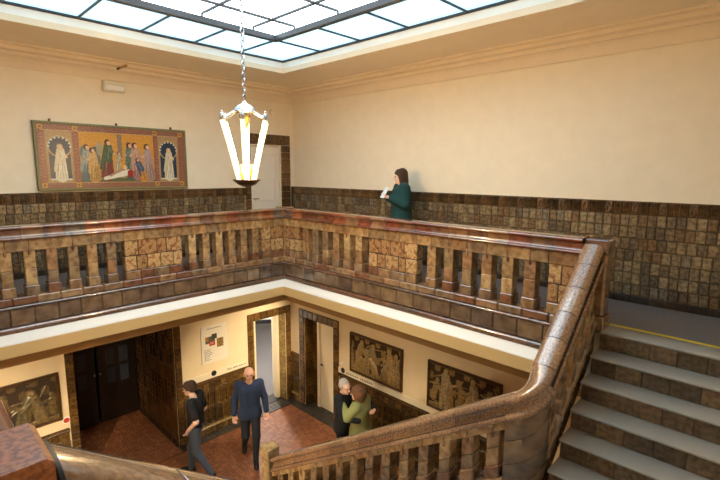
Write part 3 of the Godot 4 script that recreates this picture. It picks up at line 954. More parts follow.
# local x runs along the balustrade, +z faces the hall; heights from the floor line
func balustrade(called: String, label: String, o: Vector3, yaw: float, slope: float, length: float, pieces: Array, module: float, bw: float, opt: Dictionary):
	make_profiles()
	var t := thing(called, label, "balustrade", o, yaw, "glazed stone balustrades")
	var depth: float = opt.get("depth", 0.2)
	var stair: bool = opt.get("stair", false)
	var top: float = opt.get("top", 0.965)
	var dl := top - 0.965
	var prof: Array = RAIL if stair else CAP
	var mats: Array = M.rail if stair else M.cap
	var k := maxi(1, roundi(length / module))
	var cl := length / k
	if not opt.get("no_cap", false):
		for i in k:
			var a := i * cl + 0.003
			var b := (i + 1) * cl - 0.003
			if i == 0:
				part(t, "mortar_bed", sweep([Vector3(0.003, top + slope * 0.003 - 0.004, 0), Vector3(length - 0.003, top + slope * (length - 0.003) - 0.004, 0)], prof.map(func(v): return Vector2(v.x * 0.95, v.y * 0.97)), 0.0), M.mortar)
			part(t, "cap_stone", sweep([Vector3(a, top + slope * a, 0), Vector3(b, top + slope * b, 0)], prof, 0.004), mats[(i * 3 + rng.randi() % 3) % mats.size()])
	var lo := 0.64 + dl
	var hi := (0.775 if not stair else 0.735) + dl
	# mortar core through rail bed and plinth
	for r in [[lo + 0.006, hi + 0.02, depth - 0.035], [-0.03, 0.055, depth - 0.02]]:
		part(t, "mortar_bed", block(length - 0.01, r[1] - r[0], r[2], 0.004), M.mortar, shear(length / 2, (r[0] + r[1]) / 2, 0, slope))
	var joints := []
	for p in pieces:
		if p[0] == "bal":
			joints.append(p[1])
		else:
			joints.append(p[1] if p[1] > 0.01 else 0.0)
			joints.append(p[2])
	joints.append(length)
	joints.append(0.0)
	joints.sort()
	for i in joints.size() - 1:
		var a: float = joints[i]
		var b: float = joints[i + 1]
		if b - a < 0.03:
			continue
		var n := maxi(1, roundi((b - a) / (module * 1.1)))
		for q in n:
			var w := (b - a) / n
			part(t, "lintel_stone", block(w - 0.004, hi - lo + 0.012, depth - 0.02, 0.007), any(M.gold), shear(a + (q + 0.5) * w, (lo + hi) / 2 + 0.004, 0, slope))
	var np := roundi(length / (module * 1.12))
	for i in np:
		var w := length / np
		part(t, "plinth_stone", block(w - 0.003, 0.1, depth + 0.012, 0.014), any(M.plinth), shear((i + 0.5) * w, 0.012, 0, slope))
	var bl := [Vector2(0.0, -0.075), Vector2(depth / 2 + 0.02, -0.075), Vector2(depth / 2 + 0.032, -0.062), Vector2(depth / 2 + 0.032, -0.05), Vector2(depth / 2 + 0.018, -0.038), Vector2(0, -0.036)]
	if opt.get("courses", false):
		var nm := roundi(length / (module * 2))
		for i in nm:
			var w := length / nm
			part(t, "moulding_stone", sweep([Vector3(i * w + 0.002, 0, 0), Vector3((i + 1) * w - 0.002, 0, 0)], bl, 0.003), any(M.moulding))
		for i in np:
			var w := length / np
			part(t, "course_stone", block(w - 0.004, 0.214, 0.12, 0.012), any(M.course), at((i + 0.35) * w if i else w * 0.5, -0.184, depth / 2 - 0.045))
		var b2 := [Vector2(0.0, -0.385), Vector2(depth / 2 + 0.01, -0.385), Vector2(depth / 2 + 0.03, -0.37), Vector2(depth / 2 + 0.034, -0.345), Vector2(depth / 2 + 0.022, -0.318), Vector2(depth / 2 + 0.004, -0.300), Vector2(0, -0.293)]
		for i in nm:
			var w := length / nm
			part(t, "moulding_stone", sweep([Vector3(i * w + 0.002, 0, 0), Vector3((i + 1) * w - 0.002, 0, 0)], b2, 0.003), any(M.moulding))
		part(t, "mortar_bed", block(length - 0.01, 0.33, depth - 0.05, 0.004), M.mortar, at(length / 2, -0.21, -0.01))
	elif stair:
		for i in np:
			var w := length / np
			part(t, "course_stone", block(w - 0.003, 0.26, depth - 0.03, 0.01), any(M.course), shear((i + 0.5) * w, -0.17, 0, slope))
	# balusters and solid piers
	var bd := depth - 0.05
	for p in pieces:
		if p[0] == "bal":
			var x: float = p[1]
			var split := 0.36 + rng.randf_range(-0.06, 0.06)
			var low := 0.06
			var m: Material = any(M.gold)
			var b0 := part(t, "baluster", block(bw - 0.012, split - 0.19, bd, 0.008), m, shear(x, (split + 0.19) / 2, 0, slope))
			var inv := Transform3D(Basis(), Vector3(0, -(split + 0.19) / 2, 0))
			part(b0, "upper_shaft", block(bw - 0.012, lo - split, bd, 0.008), any(M.gold), inv * at(0, (lo + split) / 2 + 0.002, 0))
			part(b0, "foot", block(bw + 0.016, 0.135, bd + 0.03, 0.012), any(M.plinth), inv * at(0, low + 0.065, 0))
			for s in [-1.0, 1.0]:
				part(b0, "drop", block(0.03, 0.10, 0.022, 0.008), any(M.plinth), inv * at(0, lo - 0.005, s * (bd / 2 + 0.006)))
		else:
			var x0: float = p[1]
			var x1: float = p[2]
			part(t, "mortar_bed", block(x1 - x0 - 0.012, lo - 0.07, bd - 0.01, 0.003), M.mortar, shear((x0 + x1) / 2, lo / 2 + 0.03, 0, slope))
			var ys := [0.06, 0.19, 0.41, lo]
			for r in 3:
				var n := maxi(1, roundi((x1 - x0) / 0.22))
				if r % 2 == 1 and n > 1:
					n += 1
				var cuts := [x0]
				for q in range(1, n):
					cuts.append(x0 + (x1 - x0) * (q + rng.randf_range(-0.2, 0.2)) / n)
				cuts.append(x1)
				for q in n:
					var w: float = (x1 - x0) / n
					w = (cuts[q + 1] - cuts[q])
					var ex := 0.02 if r == 0 else rng.randf_range(-0.006, 0.006)
					part(t, "pier_stone", block(w - 0.004, ys[r + 1] - ys[r] - 0.004, bd + ex, 0.009), any(M.plinth) if r == 0 else any(M.panel), shear((cuts[q] + cuts[q + 1]) / 2, (ys[r] + ys[r + 1]) / 2, 0, slope))
	return t

# ==================================================================== stairs
const RISE := 0.2
const RUN := 0.238

func flight(called: String, label: String, o: Vector3, yaw: float, n: int, rise: float, run: float, width: float, tile_w: float):
	# local +x goes down the flight, z across (0 .. width)
	var t := thing(called, label, "stairs", o, yaw)
	var nose := [Vector2(-0.02, -0.035), Vector2(0.02, -0.034), Vector2(0.030, -0.026), Vector2(0.033, -0.015), Vector2(0.029, -0.005), Vector2(0.02, 0.0), Vector2(-run - 0.02, 0.0), Vector2(-run - 0.02, -0.035)]
	for i in n:
		var x := i * run
		if i > 0:
			# tread i: its nose at x
			var pr := []
			for v in nose:
				pr.append(v)
			part(t, "tread", sweep([Vector3(x, -i * rise, width), Vector3(x, -i * rise, 0)], pr, 0.003), M.tread)
		else:
			var pr := []
			for v in nose:
				pr.append(Vector2(maxf(v.x, -0.2), v.y))
			part(t, "landing_edge", sweep([Vector3(x, 0.003, width), Vector3(x, 0.003, 0)], pr, 0.003), M.tread)
		var k := maxi(1, roundi(width / tile_w))
		for q in k:
			var w := width / k
			part(t, "riser_tile", tile(w - 0.004, rise - 0.037, 0.02, 0.006), any(M.riser), Transform3D(Basis(Vector3.FORWARD, Vector3.UP, Vector3.RIGHT), Vector3(x - 0.022, -i * rise - 0.035 - (rise - 0.035) / 2, (q + 0.5) * w)))
	var st := tool()
	for i in n:
		add_box(st, Vector3(i * run - (0.18 if i == 0 else 0.30), -(i + 1) * rise - 0.12, 0.004), Vector3(i * run - 0.012, -i * rise - 0.036, width - 0.004))
	part(t, "concrete_core", st.commit(), M.mortar)
	return t

func stairs():
	make_profiles()
	var zf := -1.37
	# right flight: goes down towards -x; yaw PI: local x -> -x, local z -> -z
	flight("staircase", "grey stone steps with tiled risers rising to the gallery", Vector3(5.08, G, ZD - 0.01), PI, 6, RISE, RUN, ZD - 0.01 - zf, 0.235)
	flight("staircase", "grey stone steps going down beside the orange brown newel post", Vector3(0.24, G, -1.17), 0.0, 6, RISE, RUN, ZD + 1.16, 0.235)
	var ly := G - 6 * RISE
	setting("floor_landing", "grey stair landing halfway between the floors", boxes([bx(1.62, 3.70, ly - 0.15, ly, -1.62, ZD)]), M.tread)
	flight("staircase", "broad lower steps going down to the red brick floor", Vector3(1.62, ly, -1.62), PI / 2, 12, ly / 12.0, 0.306, 2.05, 0.235)
	# right upper balustrade, its bend and the lower one
	var s1 := -0.87
	var bal := []
	for k in 5:
		bal.append(["bal", 0.14 + k * 0.222])
	balustrade("stair_balustrade", "sloping glazed stone balustrade beside the grey upper steps", Vector3(5.06, G + 0.07, -1.49), PI, s1, 1.14, bal, 0.238, 0.12, {"stair": true, "top": 0.865, "depth": 0.19})
	var s2 := -0.64
	var bal2 := []
	for k in 14:
		bal2.append(["bal", 0.12 + k * 0.262])
	var y2 := 5.2 - 1.99 - 0.865
	balustrade("stair_balustrade", "long glazed stone stair balustrade sloping down to the brick floor", Vector3(3.75, y2, -1.70), PI / 2, s2, 3.72, bal2, 0.262, 0.14, {"stair": true, "top": 0.865, "depth": 0.19})
	# the bend
	var bend := thing("stair_bend_post", "massive curved post where the stair handrail bends", "post", Vector3(3.75, 0, -1.49))
	var y_a := G + 0.07 + s1 * 1.14 + 0.865      # rail top at x = 3.92
	var y_b := y2 + 0.865                        # rail top at z = -1.70
	var path := []
	var nseg := 12
	for i in nseg + 1:
		var f := float(i) / nseg
		var a := f * PI / 2
		var c := Vector3(3.92, 0, -1.66)
		var pt := c + Vector3(-sin(a) * 0.17, 0, cos(a) * 0.17)
		pt.y = lerpf(y_a, y_b + 0.02, f) - 0.02 * sin(f * PI)
		path.append(pt - Vector3(3.75, 0, -1.49))
	path.append(Vector3(3.75, y_b, -1.70) - Vector3(3.75, 0, -1.49))
	part(bend, "rail_bend", sweep(path, RAIL, 0.004), M.rail[1])
	var low := -0.24
	for r in 6:
		var hgt: float = [0.20, 0.23, 0.21, 0.24, 0.22, 0.26][r]
		var rect := [Vector2(-0.088, low - hgt + 0.004), Vector2(0.088, low - hgt + 0.004), Vector2(0.092, low - hgt + 0.01), Vector2(0.092, low - 0.006), Vector2(0.088, low), Vector2(-0.088, low), Vector2(-0.092, low - 0.006), Vector2(-0.092, low - hgt + 0.01)]
		part(bend, "post_stone", sweep(path, rect, 0.003), any(M.course))
		low -= hgt
	# left flight balustrade
	var bal3 := []
	for k in 5:
		bal3.append(["bal", 0.16 + k * 0.24])
	balustrade("stair_balustrade", "speckled stone stair rail descending from the orange brown newel post", Vector3(0.215, G - 0.0, -1.28), 0.0, -0.73, 1.30, bal3, 0.36, 0.12, {"stair": true, "top": 0.955, "depth": 0.19})
	var bal4 := []
	for k in 14:
		bal4.append(["bal", 0.12 + k * 0.262])
	balustrade("stair_balustrade", "glazed stone balustrade on the far side of the lower steps", Vector3(1.54, y2, -1.70), PI / 2, s2, 3.72, bal4, 0.262, 0.14, {"stair": true, "top": 0.865, "depth": 0.19})
	# newel posts
	newel("square glazed stone newel post at the head of the right stairs", Vector3(5.15, G, -1.46), 0.23, 0.965, M.cap[2], M.gold[5])
	newel("orange brown speckled stone newel post with a rounded top", Vector3(0.08, G, -1.27), 0.24, 1.0, M.newel, M.newel)
	newel("tan square stone newel post at the foot of the stairs", Vector3(3.745, 0, -5.58), 0.23, 0.93, M.gold[4], M.gold[4])
	newel("stone newel post at the foot of the far stair rail", Vector3(1.54, 0, -5.58), 0.23, 0.93, M.gold[3], M.gold[3])
	# dark collar where the near rail meets its post
	var col := thing("rail_collar", "dark collar between near newel post and its rail", "collar", Vector3(0.208, G + 0.957, -1.28))
	part(col, "collar", sweep([Vector3(0, 0.0, 0), Vector3(0.012, -0.009, 0)], RAIL.map(func(v): return Vector2(v.x * 1.05, v.y * 1.03 + 0.004)), 0.0), M.black)

func newel(label: String, o: Vector3, w: float, h: float, capm: Material, shaftm: Material):
	var p := thing("newel_post", label, "post", o)
	part(p, "foot", block(w + 0.02, 0.15, w + 0.02, 0.012), shaftm, at(0, 0.075, 0))
	part(p, "shaft", block(w - 0.02, h - 0.30, w - 0.02, 0.02), shaftm, at(0, 0.15 + (h - 0.30) / 2, 0))
	part(p, "cap", block(w, 0.15, w, 0.014), capm, at(0, h - 0.075, 0))

# ==================================================================== chandelier
func chandelier():
	var o := Vector3(2.625, 0, -4.2)
	var c := thing("chandelier", "hanging chandelier of glowing glass tubes over a bronze dish", "chandelier", o)
	var warm := Color(1.0, 0.84, 0.60)
	var glow := StandardMaterial3D.new()
	glow.albedo_color = Color(1, 0.95, 0.85)
	glow.emission_enabled = true
	glow.emission = Color(1.0, 0.86, 0.60)
	glow.emission_energy_multiplier = 3.2
	part(c, "dome", lathe([Vector2(0.03, 5.77), Vector2(0.10, 5.785), Vector2(0.115, 5.80), Vector2(0.105, 5.83), Vector2(0.07, 5.86), Vector2(0.03, 5.88), Vector2(0.018, 5.90), Vector2(0, 5.905)], 28), M.steel)
	part(c, "neck", lathe([Vector2(0, 5.62), Vector2(0.03, 5.63), Vector2(0.035, 5.68), Vector2(0.06, 5.74), Vector2(0.05, 5.79), Vector2(0, 5.79)], 20), M.brass)
	part(c, "dish", lathe([Vector2(0, 5.03), Vector2(0.04, 5.032), Vector2(0.09, 5.055), Vector2(0.125, 5.085), Vector2(0.145, 5.10), Vector2(0.14, 5.108), Vector2(0.11, 5.09), Vector2(0.05, 5.07), Vector2(0, 5.065)], 28), M.bronze)
	part(c, "rod", lathe([Vector2(0.0, 5.06), Vector2(0.008, 5.06), Vector2(0.008, 5.63), Vector2(0, 5.63)], 8), M.brass)
	for k in 6:
		var a := deg_to_rad(122 + 5 + 60.0 * k)
		var d := Vector3(cos(a), 0, sin(a))
		var st := tool()
		var pts := []
		var rad := []
		for i in 9:
			var f := i / 8.0
			pts.append(d * lerpf(0.05, 0.245, f) + Vector3.UP * (5.79 - 0.05 * f * f + 0.012 * sin(f * PI * 2)))
			rad.append(0.008)
		tube(st, pts, rad, 7)
		part(c, "arm", st.commit(), M.steel)
		var top := d * 0.245 + Vector3.UP * 5.73
		var low := d * 0.085 + Vector3.UP * 5.10
		part(c, "finial", lathe([Vector2(0, -0.05), Vector2(0.02, -0.045), Vector2(0.024, 0.0), Vector2(0.018, 0.025), Vector2(0.008, 0.035), Vector2(0.012, 0.045), Vector2(0, 0.06)], 12), M.steel, at(top.x, top.y + 0.01, top.z))
		st = tool()
		tube(st, [top + Vector3.DOWN * 0.03, top.lerp(low, 0.45), low], [0.021, 0.021, 0.02], 12)
		part(c, "glowing_tube", st.commit(), glow)
		st = tool()
		tube(st, [d * 0.06 + Vector3.UP * 5.09, d * 0.062 + Vector3.UP * 5.26], [0.012, 0.012], 8)
		part(c, "candle_sleeve", st.commit(), M.brass)
	# chain
	var link := tool()
	var lp := []
	var lr := []
	for i in 13:
		var a := TAU * i / 12
		lp.append(Vector3(cos(a) * 0.018, sin(a) * 0.034, 0))
		lr.append(0.0055)
	tube(link, lp, lr, 6)
	var lm := link.commit()
	var chain := part(c, "chain", lm, M.steel, at(0, 5.93, 0))
	var n := 0
	var y := 5.93 + 0.054
	while y < 7.42:
		n += 1
		part(chain, "link", lm, M.steel, Transform3D(Basis(Vector3.UP, PI / 2 * (n % 2)), Vector3(0, y - 5.93, 0)))
		y += 0.054
	# its light, in the middle of the tubes and of their warm colour
	for h in [5.25, 5.5]:
		var l := OmniLight3D.new()
		l.name = "chandelier_light"
		l.light_color = warm
		l.light_energy = 3.8
		l.light_size = 0.09
		l.omni_range = 20
		l.omni_attenuation = 2
		l.shadow_enabled = true
		l.position = Vector3(0.045, h, 0.03)
		c.add_child(l, true)

# ==================================================================== pictures and reliefs
func px_ell(im: Image, cx: float, cy: float, rx: float, ry: float, col: Color):
	for y in range(maxi(0, int(cy - ry)), mini(im.get_height(), int(cy + ry) + 1)):
		for x in range(maxi(0, int(cx - rx)), mini(im.get_width(), int(cx + rx) + 1)):
			var u := (x - cx) / rx
			var v := (y - cy) / ry
			if u * u + v * v <= 1.0:
				im.set_pixel(x, y, col)

func px_cap(im: Image, a: Vector2, b: Vector2, ra: float, rb: float, col: Color, grain := 0.0, r: RandomNumberGenerator = null):
	var m := maxf(ra, rb)
	var d := b - a
	var l2 := maxf(d.length_squared(), 0.001)
	for y in range(maxi(0, int(minf(a.y, b.y) - m)), mini(im.get_height(), int(maxf(a.y, b.y) + m) + 1)):
		for x in range(maxi(0, int(minf(a.x, b.x) - m)), mini(im.get_width(), int(maxf(a.x, b.x) + m) + 1)):
			var p := Vector2(x, y)
			var t := clampf((p - a).dot(d) / l2, 0, 1)
			if p.distance_to(a + d * t) <= lerpf(ra, rb, t):
				var c := col
				if r:
					var g := r.randf_range(-grain, grain)
					c = Color(col.r + g, col.g + g, col.b + g)
				im.set_pixel(x, y, c)

# a robed figure painted with folds: foot point, height, robe, mantle
func px_figure(im: Image, foot: Vector2, h: float, robe: Color, mantle: Color, lean: float, r: RandomNumberGenerator, hair := Color(0.25, 0.15, 0.1)):
	var hip := foot + Vector2(lean * 0.4, -h * 0.5)
	var sh := foot + Vector2(lean, -h * 0.8)
	px_cap(im, foot + Vector2(0, -h * 0.06), hip, h * 0.15, h * 0.12, robe, 0.05, r)
	px_cap(im, hip, sh, h * 0.12, h * 0.10, mantle, 0.05, r)
	px_cap(im, sh + Vector2(-h * 0.06, h * 0.05), foot + Vector2(-h * 0.12, -h * 0.25), h * 0.05, h * 0.06, mantle, 0.05, r)
	for k in 4:
		var x := (k - 1.5) * h * 0.06
		px_cap(im, hip + Vector2(x * 0.7, h * 0.08), foot + Vector2(x * 1.2, -2), 0.9, 0.9, robe.darkened(0.42))
	px_cap(im, sh + Vector2(-h * 0.03, h * 0.06), hip + Vector2(h * 0.04, h * 0.05), 0.9, 0.9, mantle.darkened(0.42))
	px_cap(im, hip + Vector2(-h * 0.02, h * 0.1), foot + Vector2(-h * 0.05, -h * 0.08), 1.4, 1.0, robe.lightened(0.35))
	px_cap(im, sh + Vector2(h * 0.01, h * 0.06), hip + Vector2(h * 0.01, h * 0.02), 1.4, 1.0, mantle.lightened(0.35))
	var arm := sh + Vector2(h * 0.13 * signf(lean + 0.01), h * 0.17)
	px_cap(im, sh + Vector2(h * 0.03, h * 0.04), arm, h * 0.045, h * 0.035, mantle.lightened(0.12))
	px_ell(im, arm.x + 1, arm.y, h * 0.025 + 0.5, h * 0.025 + 0.5, Color(0.85, 0.66, 0.5))
	var hd := sh + Vector2(lean * 0.12, -h * 0.11)
	px_ell(im, hd.x - h * 0.012, hd.y - h * 0.005, h * 0.07, h * 0.085, hair)
	px_ell(im, hd.x + h * 0.015, hd.y + h * 0.01, h * 0.045, h * 0.06, Color(0.88, 0.68, 0.52))

func flat_print(im: Image, rough := 0.5) -> StandardMaterial3D:
	var m := StandardMaterial3D.new()
	m.albedo_texture = ImageTexture.create_from_image(im)
	m.roughness = rough
	return m

func print_quad(w: float, h: float) -> ArrayMesh:   # faces +z, with texture coordinates
	var st := tool()
	for v in [[-1, 1], [1, 1], [1, -1], [-1, 1], [1, -1], [-1, -1]]:
		st.set_normal(Vector3.BACK)
		st.set_uv(Vector2((v[0] + 1) / 2.0, (1 - v[1]) / 2.0))
		st.add_vertex(Vector3(v[0] * w / 2, v[1] * h / 2, 0))
	return st.commit()

func pictures():
	triptych()
	relief("gilded brown tile relief of workers between the cream door and second relief", Vector3(XL, 1.695, -5.39), -PI / 2, 1.31, 0.80, 1)
	relief("gilded brown tile relief of two standing figures above the stair rail", Vector3(XL, 1.68, -3.52), -PI / 2, 1.33, 0.82, 2)
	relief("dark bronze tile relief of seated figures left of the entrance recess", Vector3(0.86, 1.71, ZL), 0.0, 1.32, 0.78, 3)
	poster()

func triptych():
	var W := 600
	var H := 270
	var im := Image.create(W, H, false, Image.FORMAT_RGB8)
	var r := RandomNumberGenerator.new()
	r.seed = 21
	im.fill(Color(0.48, 0.30, 0.24))
	# patterned border
	for y in H:
		for x in W:
			var k := (x / 4 + y / 4) % 3
			var g := r.randf_range(-0.05, 0.05)
			var c: Color = [Color(0.56, 0.34, 0.27), Color(0.46, 0.26, 0.24), Color(0.62, 0.46, 0.32)][k]
			im.set_pixel(x, y, Color(c.r + g, c.g + g, c.b + g))
	var gold := Color(0.80, 0.60, 0.24)
	var cols := [[0.045, 0.205], [0.79, 0.95]]
	for c in cols:
		var x0: float = c[0] * W
		var x1: float = c[1] * W
		im.fill_rect(Rect2i(int(x0), 26, int(x1 - x0), H - 52), Color(0.66, 0.52, 0.36))
		var mx := (x0 + x1) / 2
		# niche
		var nr := (x1 - x0) * 0.40
		im.fill_rect(Rect2i(int(mx - nr), 90, int(nr * 2), H - 128), Color(0.10, 0.17, 0.26))
		px_ell(im, mx, 92, nr + 5, nr + 8, Color(0.72, 0.62, 0.42))
		px_ell(im, mx, 92, nr, nr + 3, Color(0.10, 0.17, 0.26))
		for k in 9:
			var a := PI + PI * k / 8.0
			px_ell(im, mx + cos(a) * nr, 92 + sin(a) * nr, 4, 4, Color(0.80, 0.80, 0.76))
		px_figure(im, Vector2(mx, H - 40), 150, Color(0.85, 0.80, 0.68), Color(0.80, 0.74, 0.62), 2, r, Color(0.74, 0.66, 0.5))
		im.fill_rect(Rect2i(int(mx - nr), H - 42, int(nr * 2), 7), Color(0.82, 0.80, 0.74))
	# main field
	var f0 := int(0.245 * W)
	var f1 := int(0.755 * W)
	for y in range(24, H - 26):
		for x in range(f0, f1):
			var g := r.randf_range(-0.06, 0.06)
			im.set_pixel(x, y, Color(0.80 + g, 0.56 + g, 0.18 + g))
	im.fill_rect(Rect2i(f0, H - 58, f1 - f0, 32), Color(0.36, 0.36, 0.22))
	for k in 26:
		px_ell(im, r.randf_range(f0 + 8, f1 - 8), r.randf_range(H - 80, H - 40), r.randf_range(8, 22), r.randf_range(4, 10), [Color(0.30, 0.36, 0.24), Color(0.52, 0.46, 0.32), Color(0.64, 0.52, 0.36)][k % 3])
	for k in 8:
		px_ell(im, f0 + 12 + k * 9, r.randf_range(90, 150), 12, 30, [Color(0.36, 0.42, 0.40), Color(0.60, 0.56, 0.46), Color(0.30, 0.34, 0.36)][k % 3])
	im.fill_rect(Rect2i(f0 + 150, 28, 18, 120), Color(0.52, 0.44, 0.36))
	var ground := float(H - 34)
	px_figure(im, Vector2(f0 + 22, ground - 8), 150, Color(0.34, 0.40, 0.42), Color(0.56, 0.58, 0.54), 4, r)
	px_figure(im, Vector2(f0 + 52, ground), 145, Color(0.70, 0.52, 0.26), Color(0.78, 0.60, 0.34), -4, r)
	px_figure(im, Vector2(f0 + 102, ground - 12), 172, Color(0.46, 0.18, 0.14), Color(0.26, 0.32, 0.20), 8, r)
	px_figure(im, Vector2(f0 + 146, ground - 40), 90, Color(0.74, 0.66, 0.50), Color(0.66, 0.58, 0.44), 5, r)
	px_figure(im, Vector2(f0 + 205, ground - 14), 160, Color(0.28, 0.36, 0.32), Color(0.34, 0.42, 0.36), -5, r)
	px_figure(im, Vector2(f0 + 232, ground - 10), 165, Color(0.62, 0.42, 0.40), Color(0.72, 0.54, 0.46), -8, r)
	px_figure(im, Vector2(f0 + 282, ground - 6), 165, Color(0.62, 0.50, 0.44), Color(0.66, 0.54, 0.50), -6, r)
	px_figure(im, Vector2(f0 + 255, ground + 2), 105, Color(0.78, 0.52, 0.16), Color(0.24, 0.30, 0.40), -22, r)
	# reclining figure
	px_cap(im, Vector2(f0 + 92, ground - 8), Vector2(f0 + 190, ground - 36), 8, 14, Color(0.86, 0.82, 0.74), 0.04, r)
	px_cap(im, Vector2(f0 + 112, ground - 20), Vector2(f0 + 160, ground - 48), 4, 6, Color(0.62, 0.50, 0.40))
	px_ell(im, f0 + 196, ground - 30, 12, 18, Color(0.62, 0.12, 0.10))
	px_ell(im, f0 + 176, ground - 58, 8, 10, Color(0.88, 0.70, 0.54))
	# gold squares and bands
	for x in [0.022, 0.225, 0.773, 0.973]:
		im.fill_rect(Rect2i(int(x * W) - 5, 24, 10, H - 48), Color(0.54, 0.30, 0.24))
		for k in 14:
			px_ell(im, x * W, 40 + k * 15, 3, 4, Color(0.68, 0.46, 0.30))
		for y in [13, H - 13]:
			im.fill_rect(Rect2i(int(x * W) - 9, y - 9, 18, 18), gold)
			im.fill_rect(Rect2i(int(x * W) - 5, y - 5, 10, 10), Color(0.52, 0.34, 0.2))
	for y in [24, H - 25]:
		im.fill_rect(Rect2i(14, y, W - 28, 2), Color(0.80, 0.66, 0.44))
	# tesserae: every 2 x 2 pixels of the glaze differ a little
	for y in range(0, H, 2):
		for x in range(0, W, 2):
			var g := r.randf_range(-0.09, 0.09)
			for q in [[0, 0], [1, 0], [0, 1], [1, 1]]:
				var c := im.get_pixel(x + q[0], y + q[1])
				im.set_pixel(x + q[0], y + q[1], Color(clampf(c.r + g, 0, 1), clampf(c.g + g, 0, 1), clampf(c.b + g * 0.8, 0, 1)))
	var t := thing("triptych", "wide painted tile triptych with gold ground and two niche saints", "painting", Vector3(2.765, 5.40, ZA))
	part(t, "board", block(2.36, 1.06, 0.05, 0.006), mat(rgb8(96, 98, 62), 0.5), at(0, 0, 0.026))
	part(t, "picture", print_quad(2.28, 0.985), flat_print(im, 0.35), at(0, 0, 0.0525))
	for e in [[0, 0.512, 2.36, 0.036], [0, -0.512, 2.36, 0.036], [-1.162, 0, 0.036, 0.99], [1.162, 0, 0.036, 0.99]]:
		part(t, "frame", tile(e[2], e[3], 0.022, 0.007), mat(rgb8(122, 118, 78), 0.4), at(e[0], e[1], 0.048))
	for x in [-0.95, 0.0, 0.92]:
		part(t, "hook", block(0.03, 0.05, 0.03, 0.005), M.bronze, at(x, 0.548, 0.03))

